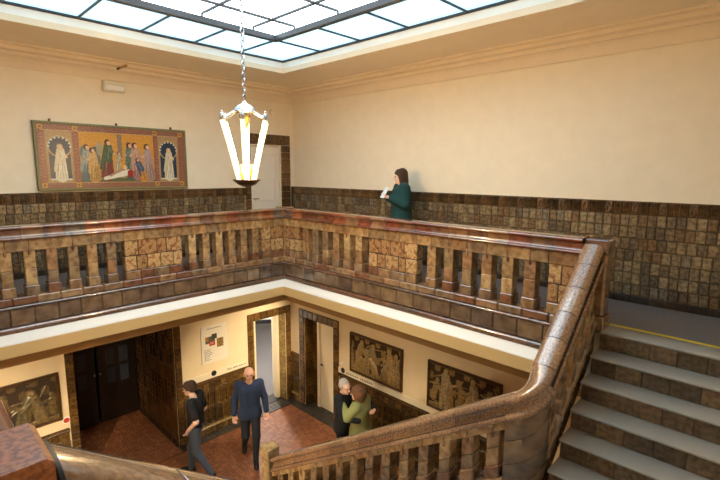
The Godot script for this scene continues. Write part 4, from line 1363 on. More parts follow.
# a relief panel: figures modelled as bulging limbs on a plaque
func relief(label: String, o: Vector3, yaw: float, w: float, h: float, kind: int):
	var t := thing("tile_relief", label, "relief", o, yaw, "tile reliefs of the lower hall")
	var r := RandomNumberGenerator.new()
	r.seed = 100 + kind
	var caps := []     # [a, b, ra, rb, height, colour index]
	var figs: Array = {
		1: [[-0.46, 0.62, 0.10, 0], [-0.24, 0.60, 0.16, 1], [0.02, 0.46, -0.20, 0], [0.20, 0.44, 0.18, 1], [0.42, 0.62, -0.06, 0], [0.55, 0.5, 0.05, 1]],
		2: [[-0.33, 0.68, 0.02, 0], [0.06, 0.40, 0.12, 1], [0.24, 0.64, -0.05, 0], [0.50, 0.5, 0.08, 1]],
		3: [[-0.5, 0.6, 0.08, 1], [-0.22, 0.55, -0.12, 0], [0.14, 0.5, 0.14, 1], [0.40, 0.52, -0.1, 0]]}[kind]
	for f in figs:
		var x: float = f[0] * w / 1.31
		var fh: float = f[1]
		var lean: float = f[2]
		var foot := Vector2(x, -h / 2 + 0.08)
		var hip := foot + Vector2(lean * 0.3, fh * 0.48)
		var sh := foot + Vector2(lean, fh * 0.80)
		var hd := sh + Vector2(lean * 0.25, fh * 0.13)
		var ci: int = 1 + f[3]
		caps.append([foot + Vector2(-0.05, 0), hip + Vector2(-0.02, 0), 0.030, 0.042, 0.030, ci])
		caps.append([foot + Vector2(0.06, 0), hip + Vector2(0.02, 0), 0.030, 0.042, 0.034, ci])
		caps.append([hip, sh, 0.055, 0.07, 0.042, ci])
		caps.append([sh + Vector2(0.04, 0), sh + Vector2(0.10 * signf(lean), -0.13), 0.026, 0.022, 0.046, ci])
		caps.append([sh + Vector2(0.10 * signf(lean), -0.13), sh + Vector2(0.20 * signf(lean), -0.10), 0.022, 0.02, 0.046, ci])
		caps.append([hd, hd + Vector2(0, 0.02), 0.036, 0.036, 0.046, 3])
	# lower figures and gear behind them, in flatter relief
	for k in 7:
		var x := (-0.43 + 0.143 * k + r.randf_range(-0.02, 0.02)) * w
		var fh := r.randf_range(0.34, 0.62)
		var lean := r.randf_range(-0.12, 0.12)
		var b := Vector2(x, -h / 2 + r.randf_range(0.10, 0.2))
		var c := b + Vector2(lean, fh * 0.62)
		caps.append([b, c, 0.055, 0.05, 0.020, 4])
		caps.append([c, c + Vector2(r.randf_range(-0.16, 0.16), r.randf_range(-0.10, 0.04)), 0.02, 0.016, 0.024, 4])
		caps.append([c + Vector2(lean * 0.2, 0.075), c + Vector2(lean * 0.2, 0.085), 0.032, 0.030, 0.024, 4])
	for k in 9:
		var a := Vector2(r.randf_range(-w * 0.45, w * 0.45), r.randf_range(0.02, h * 0.42))
		caps.append([a, a + Vector2(r.randf_range(-0.30, 0.30), r.randf_range(-0.22, 0.05)), 0.009, 0.009, 0.014, 4])
	for k in 3:
		caps.append([Vector2(-w * 0.47, -h / 2 + 0.05 + k * 0.02), Vector2(w * 0.47, -h / 2 + 0.05 + k * 0.02), 0.012, 0.012, 0.018, 4])
	var nx := 104
	var ny := 64
	var iw := w - 0.08
	var ih := h - 0.08
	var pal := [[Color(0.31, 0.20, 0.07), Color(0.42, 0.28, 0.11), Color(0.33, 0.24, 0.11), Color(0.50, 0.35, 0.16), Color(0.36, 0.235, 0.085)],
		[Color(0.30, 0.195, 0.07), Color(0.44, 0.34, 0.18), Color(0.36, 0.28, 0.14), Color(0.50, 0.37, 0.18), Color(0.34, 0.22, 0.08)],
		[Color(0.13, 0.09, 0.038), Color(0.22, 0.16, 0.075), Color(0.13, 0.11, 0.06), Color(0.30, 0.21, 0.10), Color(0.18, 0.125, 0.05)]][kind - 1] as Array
	var st := tool()
	var hts := []
	var cls := []
	for j in ny + 1:
		for i in nx + 1:
			var p := Vector2(-iw / 2 + iw * i / nx, -ih / 2 + ih * j / ny)
			var z := 0.004 * sin(p.x * 23.0) * cos(p.y * 19.0)
			var ci := 0
			for c in caps:
				var d: Vector2 = c[1] - c[0]
				var tt := clampf((p - c[0]).dot(d) / maxf(d.length_squared(), 1e-6), 0, 1)
				var q: float = p.distance_to(c[0] + d * tt) / lerpf(c[2], c[3], tt)
				if q < 1.0:
					var hh: float = c[4] * sqrt(1.0 - q * q * 0.9)
					if hh > z:
						z = hh
						ci = c[5]
			hts.append(Vector3(p.x, p.y, 0.022 + z))
			cls.append(pal[ci])
	for j in ny:
		for i in nx:
			var a := j * (nx + 1) + i
			var q := [a, a + 1, a + nx + 2, a, a + nx + 2, a + nx + 1]
			for s in [0, 2, 1, 3, 5, 4]:
				st.set_color(cls[q[s]])
				st.add_vertex(hts[q[s]])
	st.index()
	st.generate_normals()
	var m := mat(Color(1, 1, 1), 0.32, T.glaze, 2.4)
	m.vertex_color_use_as_albedo = true
	part(t, "carved_face", st.commit(), m)
	part(t, "backing", block(w, h, 0.022, 0.004), M.mortar, at(0, 0, 0.012))
	var fm := mat(rgb8(86, 58, 28), 0.3, T.glaze, 2.0)
	for e in [[0, h / 2 - 0.02, w, 0.04], [0, -h / 2 + 0.02, w, 0.04], [-w / 2 + 0.02, 0, 0.04, h - 0.08], [w / 2 - 0.02, 0, 0.04, h - 0.08]]:
		part(t, "frame", tile(e[2], e[3], 0.05, 0.012), fm, at(e[0], e[1], 0.01))

func poster():
	var im := Image.create(180, 240, false, Image.FORMAT_RGB8)
	im.fill(Color(0.93, 0.90, 0.83))
	var ink := Color(0.30, 0.28, 0.26)
	var r := RandomNumberGenerator.new()
	r.seed = 4
	var bar := func(x: int, y: int, w: int, c: Color, hh := 3):
		var q := x
		while q < x + w:
			var l := r.randi_range(3, 9)
			im.fill_rect(Rect2i(q, y, mini(l, x + w - q), hh), c)
			q += l + 2
	bar.call(40, 16, 96, ink, 4)
	im.fill_rect(Rect2i(26, 68, 66, 44), Color(0.30, 0.34, 0.24))
	im.fill_rect(Rect2i(70, 56, 36, 32), Color(0.20, 0.22, 0.18))
	im.fill_rect(Rect2i(26, 68, 22, 30), Color(0.62, 0.44, 0.2))
	im.fill_rect(Rect2i(52, 100, 40, 30), Color(0.72, 0.16, 0.08))
	bar.call(58, 108, 28, Color(0.95, 0.9, 0.85))
	bar.call(58, 116, 24, Color(0.95, 0.9, 0.85))
	im.fill_rect(Rect2i(104, 92, 46, 58), Color(0.56, 0.42, 0.18))
	for k in 40:
		px_ell(im, r.randf_range(108, 146), r.randf_range(96, 146), 3, 5, [Color(0.40, 0.28, 0.1), Color(0.66, 0.52, 0.26)][k % 2])
	for k in 7:
		im.fill_rect(Rect2i(18, 150 + k * 11, 6, 6), [Color(0.7, 0.2, 0.1), Color(0.2, 0.2, 0.2), Color(0.5, 0.4, 0.2)][k % 3])
		bar.call(28, 151 + k * 11, r.randi_range(20, 52), ink)
	var t := thing("poster", "white museum floor plan poster board on the cream lower wall", "poster", Vector3(4.14, 1.84, ZL))
	part(t, "board", block(0.555, 0.75, 0.018, 0.003), M.white, at(0, 0, 0.010))
	part(t, "print", print_quad(0.55, 0.745), flat_print(im), at(0, 0, 0.0197))

func strip(label: String, o: Vector3, yaw: float, l: float, h: float, disc: float, words0: float, words1: float):
	var t := thing("sign_strip", label, "sign", o, yaw)
	part(t, "board", block(l, h, 0.02, 0.003), mat(rgb8(238, 226, 196), 0.5), at(0, 0, 0.012))
	var im := Image.create(512, 48, false, Image.FORMAT_RGB8)
	im.fill(rgb8(238, 226, 196))
	var r := RandomNumberGenerator.new()
	r.seed = 9
	var q := int((words0 + l / 2) / l * 512)
	var e := int((words1 + l / 2) / l * 512)
	while q < e:
		for k in r.randi_range(3, 7):
			var hh := r.randi_range(9, 14)
			im.fill_rect(Rect2i(q, 30 - hh, 3, hh), Color(0.14, 0.12, 0.10))
			if k % 2 == 0:
				im.fill_rect(Rect2i(q, 28, 5, 2), Color(0.14, 0.12, 0.10))
			q += 6
		q += 6
	part(t, "print", print_quad(l - 0.004, h - 0.004), flat_print(im), at(0, 0, 0.0226))
	if disc > -9:
		part(t, "black_disc", lathe([Vector2(0, 0), Vector2(0.055, 0), Vector2(0.055, 0.006), Vector2(0, 0.007)], 20), M.black, Transform3D(Basis(Vector3.RIGHT, PI / 2), Vector3(disc, 0.02, 0.022)))
	return t

func small_things():
	strip("cream sign strip with a black disc under the poster", Vector3(4.17, 1.215, ZL), 0.0, 1.36, 0.11, -0.08, 0.22, 0.62)
	strip("long cream sign strip with dark lettering under the gilded reliefs", Vector3(XL, 1.20, -4.40), -PI / 2, 4.0, 0.11, -1.86, -1.75, -1.1)
	# emergency light box
	var e := thing("emergency_light", "small white emergency light box high on the cream wall", "light", Vector3(2.77, 6.565, ZA))
	part(e, "housing", block(0.34, 0.17, 0.07, 0.012), mat(rgb8(226, 214, 190), 0.4), at(0, 0, 0.036))
	part(e, "diffuser", block(0.29, 0.075, 0.02, 0.008), mat(rgb8(246, 242, 232), 0.3), at(0, -0.022, 0.072))
	part(e, "upper_strip", block(0.29, 0.04, 0.012, 0.004), mat(rgb8(236, 226, 204), 0.3), at(0, 0.05, 0.072))
	# wall sensor
	var s := thing("wall_sensor", "small cream motion sensor above the white gallery door", "sensor", Vector3(5.89, 6.45, ZA))
	part(s, "housing", block(0.075, 0.11, 0.05, 0.014), mat(rgb8(226, 206, 172), 0.4), at(0, 0, 0.026))
	part(s, "lens", block(0.05, 0.045, 0.02, 0.008), M.white, at(0, -0.02, 0.055))
	# little camera on the cornice
	var c := thing("surveillance_camera", "small bracket camera fixed to the plaster cornice", "camera", Vector3(2.80, 6.83, ZA + 0.20))
	part(c, "bracket", block(0.03, 0.03, 0.12, 0.006), M.bronze, at(0, 0.0, 0.03))
	var bs := tool()
	tube(bs, [Vector3(0, 0.0, 0.08), Vector3(0.10, 0.05, 0.13)], [0.018, 0.02], 8)
	part(c, "body", bs.commit(), mat(rgb8(176, 140, 100), 0.5))
	# white switch knob beside the cream door
	var k := thing("wall_button", "round white button on the wall beside the cream door", "button", Vector3(XL, 1.34, -6.30), -PI / 2)
	part(k, "plate", lathe([Vector2(0, 0), Vector2(0.045, 0), Vector2(0.045, 0.02), Vector2(0.02, 0.03), Vector2(0.018, 0.045), Vector2(0, 0.048)], 16), M.white, Transform3D(Basis(Vector3.RIGHT, PI / 2), Vector3.ZERO))
	# red round sticker below the left relief
	var d := thing("round_sign", "round red and white sign on the wall beside entrance", "sign", Vector3(1.575, 1.27, ZL))
	part(d, "disc", lathe([Vector2(0, 0), Vector2(0.06, 0), Vector2(0.06, 0.008), Vector2(0, 0.009)], 20), M.white, Transform3D(Basis(Vector3.RIGHT, PI / 2), Vector3.ZERO))
	part(d, "red_face", lathe([Vector2(0, 0.009), Vector2(0.042, 0.009), Vector2(0.040, 0.012), Vector2(0, 0.012)], 20), mat(rgb8(196, 60, 30), 0.4), Transform3D(Basis(Vector3.RIGHT, PI / 2), Vector3.ZERO))
	# unseen spotlights and a ceiling lamp added to light the lower hall
	var l := thing("ceiling_lamp", "added unseen ceiling lamp under the near gallery beside lower steps", "lamp", Vector3(-0.3, 2.93, -2.2))
	lamp_parts(l, 10.0, LAMP)
	spot("added unseen spot lamp under the near gallery aimed at the first gilded relief", Vector3(-0.25, 2.95, -5.4), Vector3(6.02, 1.45, -5.9), 26.0, 54.0)
	spot("added unseen spot lamp under the near gallery aimed at the second gilded relief", Vector3(-0.25, 2.95, -3.0), Vector3(6.02, 1.45, -3.5), 26.0, 54.0)
	spot("added unseen spot lamp under the long gallery aimed at the poster", Vector3(5.40, 2.95, -4.6), Vector3(4.75, 1.4, -7.98), 25.0, 17.0)
	spot("added unseen spot lamp under the near gallery aimed at the dark relief", Vector3(-0.25, 2.95, -4.6), Vector3(0.7, 1.7, -7.98), 24.0, 14.0)

const LAMP := Color(1.0, 0.91, 0.75)

func spot(label: String, o: Vector3, to: Vector3, angle: float, energy: float):  # unseen fixture, added for its light on the lower walls
	var t := thing("added_spotlight", label, "lamp", o, 0.0, "added spotlights of the lower hall")
	part(t, "mount", block(0.05, 0.09, 0.05, 0.006), M.black, at(0, -0.045, 0))
	var head := Vector3(0, -0.14, 0)
	var d := (to - o - head).normalized()
	var st := tool()
	tube(st, [head - d * 0.07, head + d * 0.06], [0.04, 0.045], 14)
	part(t, "housing", st.commit(), M.black)
	var g := StandardMaterial3D.new()
	g.albedo_color = Color(0.95, 0.93, 0.88)
	g.emission_enabled = true
	g.emission = LAMP
	g.emission_energy_multiplier = 4.0
	st = tool()
	tube(st, [head + d * 0.061, head + d * 0.066], [0.04, 0.04], 14)
	part(t, "glowing_lens", st.commit(), g)
	var l := SpotLight3D.new()
	l.name = "spot_light"
	l.light_color = LAMP
	l.light_energy = energy
	l.light_size = 0.07
	l.spot_angle = angle
	l.spot_angle_attenuation = 0.6
	l.spot_range = 16
	l.spot_attenuation = 2
	l.shadow_enabled = true
	t.add_child(l)
	l.look_at_from_position(o + head + d * 0.08, to, Vector3.UP)

# ==================================================================== people
# smooth union of tapered capsules, meshed as surface nets; bone: [a, b, ra, rb]
func nets(st: SurfaceTool, bones: Array, cell: float, k: float):
	var lo := Vector3.ONE * 99
	var hi := Vector3.ONE * -99
	for b in bones:
		var m: float = maxf(b[2], b[3]) + cell * 3
		for p in [b[0], b[1]]:
			lo = Vector3(minf(lo.x, p.x - m), minf(lo.y, p.y - m), minf(lo.z, p.z - m))
			hi = Vector3(maxf(hi.x, p.x + m), maxf(hi.y, p.y + m), maxf(hi.z, p.z + m))
	var nx := int((hi.x - lo.x) / cell) + 2
	var ny := int((hi.y - lo.y) / cell) + 2
	var nz := int((hi.z - lo.z) / cell) + 2
	var f := PackedFloat32Array()
	f.resize(nx * ny * nz)
	f.fill(9.0)
	for b in bones:
		var pa: Vector3 = b[0]
		var pb: Vector3 = b[1]
		var ra: float = b[2]
		var rb: float = b[3]
		var m := maxf(ra, rb) + cell * 2.2 + k
		var d := pb - pa
		var l2 := maxf(d.length_squared(), 1e-8)
		var x0 := maxi(0, int((minf(pa.x, pb.x) - m - lo.x) / cell))
		var x1 := mini(nx - 1, int((maxf(pa.x, pb.x) + m - lo.x) / cell) + 1)
		var y0 := maxi(0, int((minf(pa.y, pb.y) - m - lo.y) / cell))
		var y1 := mini(ny - 1, int((maxf(pa.y, pb.y) + m - lo.y) / cell) + 1)
		var z0 := maxi(0, int((minf(pa.z, pb.z) - m - lo.z) / cell))
		var z1 := mini(nz - 1, int((maxf(pa.z, pb.z) + m - lo.z) / cell) + 1)
		for z in range(z0, z1 + 1):
			for y in range(y0, y1 + 1):
				var row := (z * ny + y) * nx
				for x in range(x0, x1 + 1):
					var p := lo + Vector3(x, y, z) * cell
					var t := clampf((p - pa).dot(d) / l2, 0.0, 1.0)
					var v := p.distance_to(pa + d * t) - lerpf(ra, rb, t)
					var o := f[row + x]
					if o > 8.0:
						f[row + x] = v
					else:
						var h := maxf(k - absf(o - v), 0.0) / k
						f[row + x] = minf(o, v) - h * h * k * 0.25
	var id := PackedInt32Array()
	id.resize(nx * ny * nz)
	id.fill(-1)
	var verts := PackedVector3Array()
	var offs := [0, 1, nx, nx + 1, nx * ny, nx * ny + 1, nx * ny + nx, nx * ny + nx + 1]
	var cor := [Vector3(0, 0, 0), Vector3(1, 0, 0), Vector3(0, 1, 0), Vector3(1, 1, 0), Vector3(0, 0, 1), Vector3(1, 0, 1), Vector3(0, 1, 1), Vector3(1, 1, 1)]
	var edges := [[0, 1], [2, 3], [4, 5], [6, 7], [0, 2], [1, 3], [4, 6], [5, 7], [0, 4], [1, 5], [2, 6], [3, 7]]
	for z in nz - 1:
		for y in ny - 1:
			for x in nx - 1:
				var i := (z * ny + y) * nx + x
				if f[i] > cell * 2.0:
					continue
				var inside := 0
				for o in offs:
					if f[i + o] < 0.0:
						inside += 1
				if inside == 0 or inside == 8:
					continue
				var s := Vector3.ZERO
				var c := 0
				for e in edges:
					var a: float = f[i + offs[e[0]]]
					var b: float = f[i + offs[e[1]]]
					if (a < 0.0) != (b < 0.0):
						s += cor[e[0]].lerp(cor[e[1]], a / (a - b))
						c += 1
				id[i] = verts.size()
				verts.append(lo + (Vector3(x, y, z) + s / c) * cell)
	var step := [1, nx, nx * ny]
	for z in range(1, nz - 1):
		for y in range(1, ny - 1):
			for x in range(1, nx - 1):
				var i := (z * ny + y) * nx + x
				var a := f[i]
				if absf(a) > cell * 2.0:
					continue
				for ax in 3:
					var b := f[i + step[ax]]
					if (a < 0.0) == (b < 0.0):
						continue
					var u: int = step[(ax + 1) % 3]
					var w: int = step[(ax + 2) % 3]
					var q := [id[i - u - w], id[i - w], id[i], id[i - u]]
					if q.min() < 0:
						continue
					if a < 0.0:
						q.reverse()
					for n in [0, 1, 2, 0, 2, 3]:
						st.add_vertex(verts[q[n]])

func shape(bones: Array, cell: float, k: float) -> ArrayMesh:
	var st := tool()
	nets(st, bones, cell, k)
	st.index()
	st.generate_normals()
	return st.commit()

func grown(bones: Array, by: float) -> Array:
	var out := []
	for b in bones:
		out.append([b[0], b[1], b[2] + by, b[3] + by])
	return out

func hand_bones(w: Vector3, dir: Vector3, side: Vector3, curl: Vector3) -> Array:
	# palm from the wrist along dir, four fingers across side, bent towards curl; the thumb leaves the side of the palm
	var out := []
	var kn := w + dir * 0.085
	out.append([w, kn, 0.024, 0.026])
	out.append([w + side * 0.015, kn + side * 0.024, 0.018, 0.017])
	out.append([w - side * 0.012, kn - side * 0.024, 0.018, 0.016])
	var len := [0.066, 0.076, 0.07, 0.055]
	for i in 4:
		var s := (1.5 - i) * 0.02
		var b: Vector3 = kn + side * s
		var m: Vector3 = b + (dir * 0.85 + curl * 0.35).normalized() * len[i] * 0.5
		var e: Vector3 = m + (dir * 0.45 + curl * 0.8).normalized() * len[i] * 0.5
		out.append([b - dir * 0.01, m, 0.0105, 0.0095])
		out.append([m, e, 0.0095, 0.008])
	var tb := w + dir * 0.03 + side * 0.024
	var tm := tb + (dir * 0.6 + side * 0.7 + curl * 0.3).normalized() * 0.035
	out.append([tb, tm, 0.013, 0.011])
	out.append([tm, tm + (dir * 0.9 + curl * 0.5).normalized() * 0.03, 0.011, 0.009])
	return out

# J: joints in the person's own axes (faces +z, +x is the person's left)
func person(label: String, o: Vector3, yaw: float, tall: float, J: Dictionary, look: Dictionary):
	var t := thing("person", label, "person", o, yaw)
	var s := tall / 1.75
	var g := {"pelvis": Vector3(0, 0.95, 0), "waist": Vector3(0, 1.10, 0), "chest": Vector3(0, 1.30, 0), "neck": Vector3(0, 1.47, -0.005), "head": Vector3(0, 1.625, 0.02),
		"shl": Vector3(0.175, 1.42, -0.005), "shr": Vector3(-0.175, 1.42, -0.005), "ell": Vector3(0.225, 1.14, -0.03), "elr": Vector3(-0.225, 1.14, -0.03), "wrl": Vector3(0.235, 0.90, 0.04), "wrr": Vector3(-0.235, 0.90, 0.04),
		"hil": Vector3(0.085, 0.92, 0), "hir": Vector3(-0.085, 0.92, 0), "knl": Vector3(0.09, 0.50, 0.02), "knr": Vector3(-0.09, 0.50, 0.02), "anl": Vector3(0.09, 0.085, -0.02), "anr": Vector3(-0.09, 0.085, -0.02), "tol": Vector3(0.11, 0.035, 0.13), "tor": Vector3(-0.11, 0.035, 0.13),
		"face": Vector3(0, 0, 1), "hdl": Vector3(0, -1, 0.2), "hdr": Vector3(0, -1, 0.2)}
	for k in J:
		g[k] = J[k]
	for k in g:
		if not k in ["face", "hdl", "hdr"]:
			g[k] = g[k] * s
	var wide: float = look.get("wide", 1.0)
	var face: Vector3 = g.face.normalized()
	var side := Vector3.UP.cross(face).normalized()
	var torso := []
	for q in [-1.0, 1.0]:
		torso.append([g.pelvis + Vector3(q * 0.055, 0, 0) * wide, g.waist + Vector3(q * 0.05, 0, 0) * wide, 0.105 * wide, 0.096 * wide])
		torso.append([g.waist + Vector3(q * 0.05, 0, 0) * wide, g.chest + Vector3(q * 0.07, 0, 0) * wide, 0.096 * wide, 0.105 * wide])
	torso.append([g.chest + Vector3(0.06, 0.02, 0), g.shl, 0.10 * wide, 0.058])
	torso.append([g.chest + Vector3(-0.06, 0.02, 0), g.shr, 0.10 * wide, 0.058])
	torso.append([g.shl, g.neck + Vector3(0.02, -0.05, 0), 0.05, 0.046])
	torso.append([g.shr, g.neck + Vector3(-0.02, -0.05, 0), 0.05, 0.046])
	var arms := [[g.shl, g.ell, 0.053 * wide, 0.043], [g.shr, g.elr, 0.053 * wide, 0.043]]
	var fore := [[g.ell, g.wrl, 0.043, 0.029], [g.elr, g.wrr, 0.043, 0.029]]
	var legs := [[g.hil, g.knl, 0.088, 0.058], [g.hir, g.knr, 0.088, 0.058], [g.knl, g.anl, 0.058, 0.040], [g.knr, g.anr, 0.058, 0.040]]
	var feet := [[g.anl + Vector3(0, -0.035, -0.02), g.tol, 0.04, 0.032], [g.anr + Vector3(0, -0.035, -0.02), g.tor, 0.04, 0.032]]
	# whole body as one skin
	var st := tool()
	nets(st, torso + arms + fore + legs + feet + [[g.neck + Vector3(0, -0.03, 0), g.head + Vector3(0, -0.06, 0), 0.05, 0.05]], 0.018, 0.03)
	var h: Vector3 = g.head
	var hb := [[h + Vector3(0, 0.035, 0) - face * 0.02, h + Vector3(0, 0.03, 0) + face * 0.025, 0.079, 0.072], [h - face * 0.01, h + face * 0.035 + Vector3(0, -0.045, 0), 0.072, 0.054], [h + face * 0.045 + Vector3(0, -0.075, 0), h + face * 0.055 + Vector3(0, -0.085, 0), 0.034, 0.028],
		[h + face * 0.095 + Vector3(0, 0.012, 0), h + face * 0.112 + Vector3(0, -0.025, 0), 0.009, 0.014], [h + face * 0.082 + Vector3(0, 0.032, 0) + side * 0.028, h + face * 0.082 + Vector3(0, 0.032, 0) - side * 0.028, 0.016, 0.016],
		[h + side * 0.078 + Vector3(0, 0.015, 0), h + side * 0.08 + Vector3(0, -0.025, 0), 0.017, 0.013], [h - side * 0.078 + Vector3(0, 0.015, 0), h - side * 0.08 + Vector3(0, -0.025, 0), 0.017, 0.013],
		[h + Vector3(0, -0.08, 0) - face * 0.01, g.neck, 0.05, 0.05]]
	nets(st, hb, 0.007, 0.02)
	for q in [["wrl", "hdl", "ell", 1.0], ["wrr", "hdr", "elr", -1.0]]:
		var dir: Vector3 = g[q[1]].normalized()
		var cu: Vector3 = (face + Vector3(-q[3] * 0.5, 0, 0)).normalized()
		if J.has("curl"):
			cu = J.curl
		cu = (cu - dir * cu.dot(dir)).normalized()
		nets(st, hand_bones(g[q[0]], dir, dir.cross(cu).normalized() * q[3], cu), 0.0055, 0.008)
	st.index()
	st.generate_normals()
	part(t, "body", st.commit(), look.skin)
	for q in [-1.0, 1.0]:
		var e: Vector3 = h + face * 0.092 + side * q * 0.03 + Vector3(0, 0.012, 0)
		part(t, "eye", lathe([Vector2(0, -0.011), Vector2(0.009, -0.006), Vector2(0.011, 0), Vector2(0.009, 0.006), Vector2(0, 0.011)], 8), M.black, at(e.x, e.y, e.z))
	var mo := tool()
	var mp: Vector3 = h + face * 0.088 + Vector3(0, -0.055, 0)
	tube(mo, [mp - side * 0.022 - face * 0.006, mp, mp + side * 0.022 - face * 0.006], [0.004, 0.0065, 0.004], 6)
	part(t, "mouth", mo.commit(), mat(rgb8(150, 84, 74), 0.5))
	# clothes
	var sleeves: Array = arms + fore
	if look.get("short_sleeves", false):
		sleeves = [[g.shl, g.shl.lerp(g.ell, 0.72), 0.062, 0.058], [g.shr, g.shr.lerp(g.elr, 0.72), 0.062, 0.058]]
	else:
		sleeves = arms + [[g.ell, g.ell.lerp(g.wrl, 0.93), 0.047, 0.036], [g.elr, g.elr.lerp(g.wrr, 0.93), 0.047, 0.036]]
	var top := torso.slice(0, 6) + [[g.shl, g.neck + Vector3(0.03, -0.055, 0), 0.05, 0.044], [g.shr, g.neck + Vector3(-0.03, -0.055, 0), 0.05, 0.044]]
	var hem: float = look.get("hem", 0.0)
	if hem > 0:
		for q in [-1.0, 1.0]:
			top.append([g.pelvis + Vector3(q * 0.06, 0, 0), g.pelvis + Vector3(q * 0.07, -hem, 0), 0.115 * wide, 0.12 * wide])
	part(t, look.get("top_name", "shirt"), shape(grown(top, look.get("loose", 0.014)) + grown(sleeves, look.get("loose", 0.014) * 0.9), 0.016, 0.03), look.top)
	part(t, "trousers", shape(grown(legs, 0.012) + [[g.pelvis + Vector3(0.05, 0.0, 0), g.pelvis + Vector3(-0.05, 0.0, 0), 0.118 * wide, 0.118 * wide]], 0.016, 0.03), look.legs)
	for q in feet:
		part(t, "shoe", shape(grown([q], 0.012) + [[q[0] + Vector3(0, -0.01, -0.03), q[1] + Vector3(0, -0.008, 0.02), 0.036, 0.03]], 0.012, 0.02), look.shoes)
	if look.has("collar"):
		part(t, "collar", shape([[g.neck + Vector3(0.025, -0.03, 0.01), g.neck + Vector3(-0.025, -0.03, 0.01), 0.056, 0.056]], 0.012, 0.02), look.collar)
	if look.has("hair"):
		var hr := []
		for q in look.hair_bones:
			hr.append([h + side * q[0].x + Vector3.UP * q[0].y + face * q[0].z, h + side * q[1].x + Vector3.UP * q[1].y + face * q[1].z, q[2], q[3]])
		if look.get("curly", false):
			var cr := RandomNumberGenerator.new()
			cr.seed = 3
			for q in 60:
				var d := Vector3(cr.randf_range(-1, 1), cr.randf_range(-0.9, 1), cr.randf_range(-1, 0.25)).normalized()
				var c: Vector3 = h + Vector3(0, 0.02, 0) - face * 0.03 + (side * d.x + Vector3.UP * d.y + face * d.z) * 0.112
				hr.append([c, c + Vector3(0, -0.01, 0), 0.026, 0.024])
		part(t, "hair", shape(hr, 0.01, 0.02), look.hair)
	return t

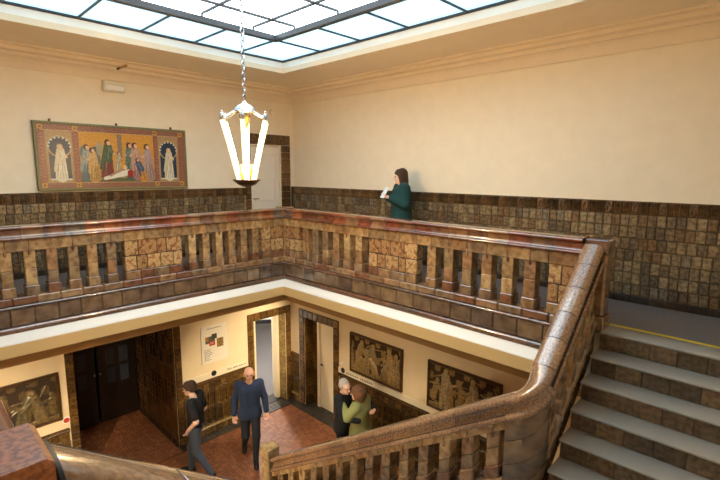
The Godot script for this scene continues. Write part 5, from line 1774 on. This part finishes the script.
func people():
	var skin := mat(rgb8(226, 172, 142), 0.55)
	var skin2 := mat(rgb8(236, 190, 164), 0.55)
	var cloth := func(r, g, b, rough := 0.9): return mat(rgb8(r, g, b), rough, T.fine, 3.0)
	var black_shoe := mat(rgb8(30, 28, 28), 0.4)
	# bald man walking towards the stairs
	person("bald man in a navy shirt and dark trousers walking forward", Vector3(4.08, 0, -6.66), deg_to_rad(-30), 1.80,
		{"knl": Vector3(0.09, 0.52, 0.14), "anl": Vector3(0.07, 0.09, 0.14), "tol": Vector3(0.07, 0.035, 0.30), "knr": Vector3(-0.09, 0.50, 0.04), "anr": Vector3(-0.10, 0.17, -0.30), "tor": Vector3(-0.11, 0.05, -0.20),
		"elr": Vector3(-0.255, 1.14, -0.04), "wrr": Vector3(-0.27, 0.90, 0.03), "ell": Vector3(0.255, 1.14, -0.04), "wrl": Vector3(0.28, 0.90, 0.05), "face": Vector3(0.05, 0, 1), "head": Vector3(0, 1.62, 0.045)},
		{"skin": skin, "top": cloth.call(36, 50, 80), "legs": cloth.call(28, 30, 40), "shoes": black_shoe, "wide": 1.08, "hem": 0.06})
	# man in a black t-shirt walking to the entrance
	person("man in black t-shirt and grey jeans striding past the tiled wainscot", Vector3(3.20, 0, -6.93), deg_to_rad(-138), 1.74,
		{"knl": Vector3(0.09, 0.51, -0.02), "anl": Vector3(0.09, 0.12, -0.26), "tol": Vector3(0.10, 0.035, -0.13), "knr": Vector3(-0.09, 0.51, 0.14), "anr": Vector3(-0.09, 0.09, 0.16), "tor": Vector3(-0.10, 0.035, 0.32),
		"head": Vector3(0, 1.60, 0.08), "neck": Vector3(0, 1.46, 0.02), "face": Vector3(0, -0.25, 1), "ell": Vector3(0.23, 1.13, -0.10), "wrl": Vector3(0.19, 0.95, 0.06), "elr": Vector3(-0.23, 1.13, -0.06), "wrr": Vector3(-0.20, 0.93, 0.14), "hdl": Vector3(-0.2, -1, 0.5)},
		{"skin": skin2, "top": cloth.call(22, 22, 26), "legs": cloth.call(92, 102, 118), "shoes": black_shoe, "short_sleeves": true, "top_name": "t_shirt", "collar": cloth.call(210, 205, 200),
		"hair": cloth.call(70, 48, 34), "hair_bones": [[Vector3(0, 0.055, -0.03), Vector3(0, 0.06, 0.03), 0.085, 0.075], [Vector3(0, 0.0, -0.05), Vector3(0, 0.04, -0.03), 0.075, 0.08], [Vector3(0.06, 0.03, 0.0), Vector3(-0.06, 0.03, 0.0), 0.045, 0.045]]})
	# embracing couple
	person("grey haired man in black hugging a woman in green", Vector3(5.02, 0, -5.24), deg_to_rad(22), 1.76,
		{"head": Vector3(-0.05, 1.60, 0.06), "face": Vector3(-0.35, -0.3, 1), "ell": Vector3(0.36, 1.22, 0.24), "wrl": Vector3(0.16, 1.18, 0.52), "hdl": Vector3(-0.95, 0.1, 0.02), "elr": Vector3(-0.28, 1.18, 0.14), "wrr": Vector3(-0.20, 1.14, 0.38), "hdr": Vector3(0.8, 0, 0.3), "curl": Vector3(0, 0, -1)},
		{"skin": skin2, "top": cloth.call(22, 24, 30), "legs": cloth.call(26, 28, 36), "shoes": black_shoe, "top_name": "sweater", "hem": 0.08, "loose": 0.02, "collar": cloth.call(70, 90, 120),
		"hair": cloth.call(206, 192, 176), "hair_bones": [[Vector3(0, 0.05, -0.035), Vector3(0, 0.062, 0.005), 0.082, 0.066], [Vector3(0, 0.0, -0.05), Vector3(0, 0.04, -0.03), 0.078, 0.08], [Vector3(0.06, 0.01, -0.01), Vector3(-0.06, 0.01, -0.01), 0.04, 0.04]]})
	person("woman in a moss green sweater with curly brown hair in an embrace", Vector3(5.13, 0, -4.93), deg_to_rad(196), 1.66,
		{"head": Vector3(0.03, 1.60, 0.05), "face": Vector3(0.25, 0, 1), "elr": Vector3(-0.24, 1.18, 0.14), "wrr": Vector3(-0.18, 1.22, 0.36), "hdr": Vector3(0.3, 0.1, 0.8), "ell": Vector3(0.29, 1.27, 0.10), "wrl": Vector3(0.20, 1.42, 0.26), "hdl": Vector3(-0.3, 0.7, 0.5), "curl": Vector3(0, -0.4, -1)},
		{"skin": skin2, "top": cloth.call(150, 152, 92), "legs": cloth.call(40, 48, 64), "shoes": black_shoe, "top_name": "sweater", "hem": 0.10, "loose": 0.034, "wide": 1.06,
		"curly": true, "hair": cloth.call(122, 82, 52), "hair_bones": [[Vector3(0, 0.05, -0.03), Vector3(0, 0.05, 0.02), 0.10, 0.085], [Vector3(0, -0.04, -0.06), Vector3(0, 0.03, -0.04), 0.09, 0.09], [Vector3(0.08, -0.02, -0.02), Vector3(0.06, 0.04, 0.0), 0.055, 0.06], [Vector3(-0.08, -0.02, -0.02), Vector3(-0.06, 0.04, 0.0), 0.055, 0.06], [Vector3(0.04, -0.10, -0.06), Vector3(-0.05, -0.09, -0.06), 0.055, 0.055], [Vector3(0.03, 0.12, -0.03), Vector3(-0.04, 0.11, -0.05), 0.04, 0.04]]})
	# woman on the gallery reading a leaflet
	var w: Node3D = person("woman in a dark green jacket on the gallery reading a leaflet", Vector3(6.0, G, -4.84), deg_to_rad(-128), 1.68,
		{"face": Vector3(-0.1, -0.12, 1), "ell": Vector3(0.25, 1.16, -0.01), "wrl": Vector3(0.12, 1.26, 0.20), "elr": Vector3(-0.25, 1.16, -0.01), "wrr": Vector3(-0.12, 1.26, 0.20), "hdl": Vector3(-0.2, 0.2, 1), "hdr": Vector3(0.2, 0.2, 1), "curl": Vector3(0, 0.6, 0.3)},
		{"skin": skin2, "top": cloth.call(14, 62, 62), "legs": cloth.call(30, 32, 40), "shoes": black_shoe, "top_name": "jacket", "hem": 0.16, "loose": 0.04, "wide": 1.16,
		"hair": cloth.call(74, 48, 34), "hair_bones": [[Vector3(0, 0.055, -0.03), Vector3(0, 0.055, 0.02), 0.09, 0.08], [Vector3(0, -0.10, -0.07), Vector3(0, 0.03, -0.04), 0.07, 0.085], [Vector3(0.07, -0.10, -0.02), Vector3(0.06, 0.03, 0.0), 0.04, 0.05], [Vector3(-0.07, -0.10, -0.02), Vector3(-0.06, 0.03, 0.0), 0.04, 0.05]]})
	var lf := thing("leaflet", "pale blue and white leaflet held by the gallery woman", "leaflet", w.position + Vector3(0, 1.27, 0), deg_to_rad(-128))
	var paper := mat(rgb8(226, 232, 240), 0.6)
	for q in [-1.0, 1.0]:
		part(lf, "page", block(0.14, 0.20, 0.004, 0.001), paper, Transform3D(Basis(Vector3.UP, q * 0.25) * Basis(Vector3.RIGHT, -0.5), Vector3(q * 0.068, 0.03, 0.30)))
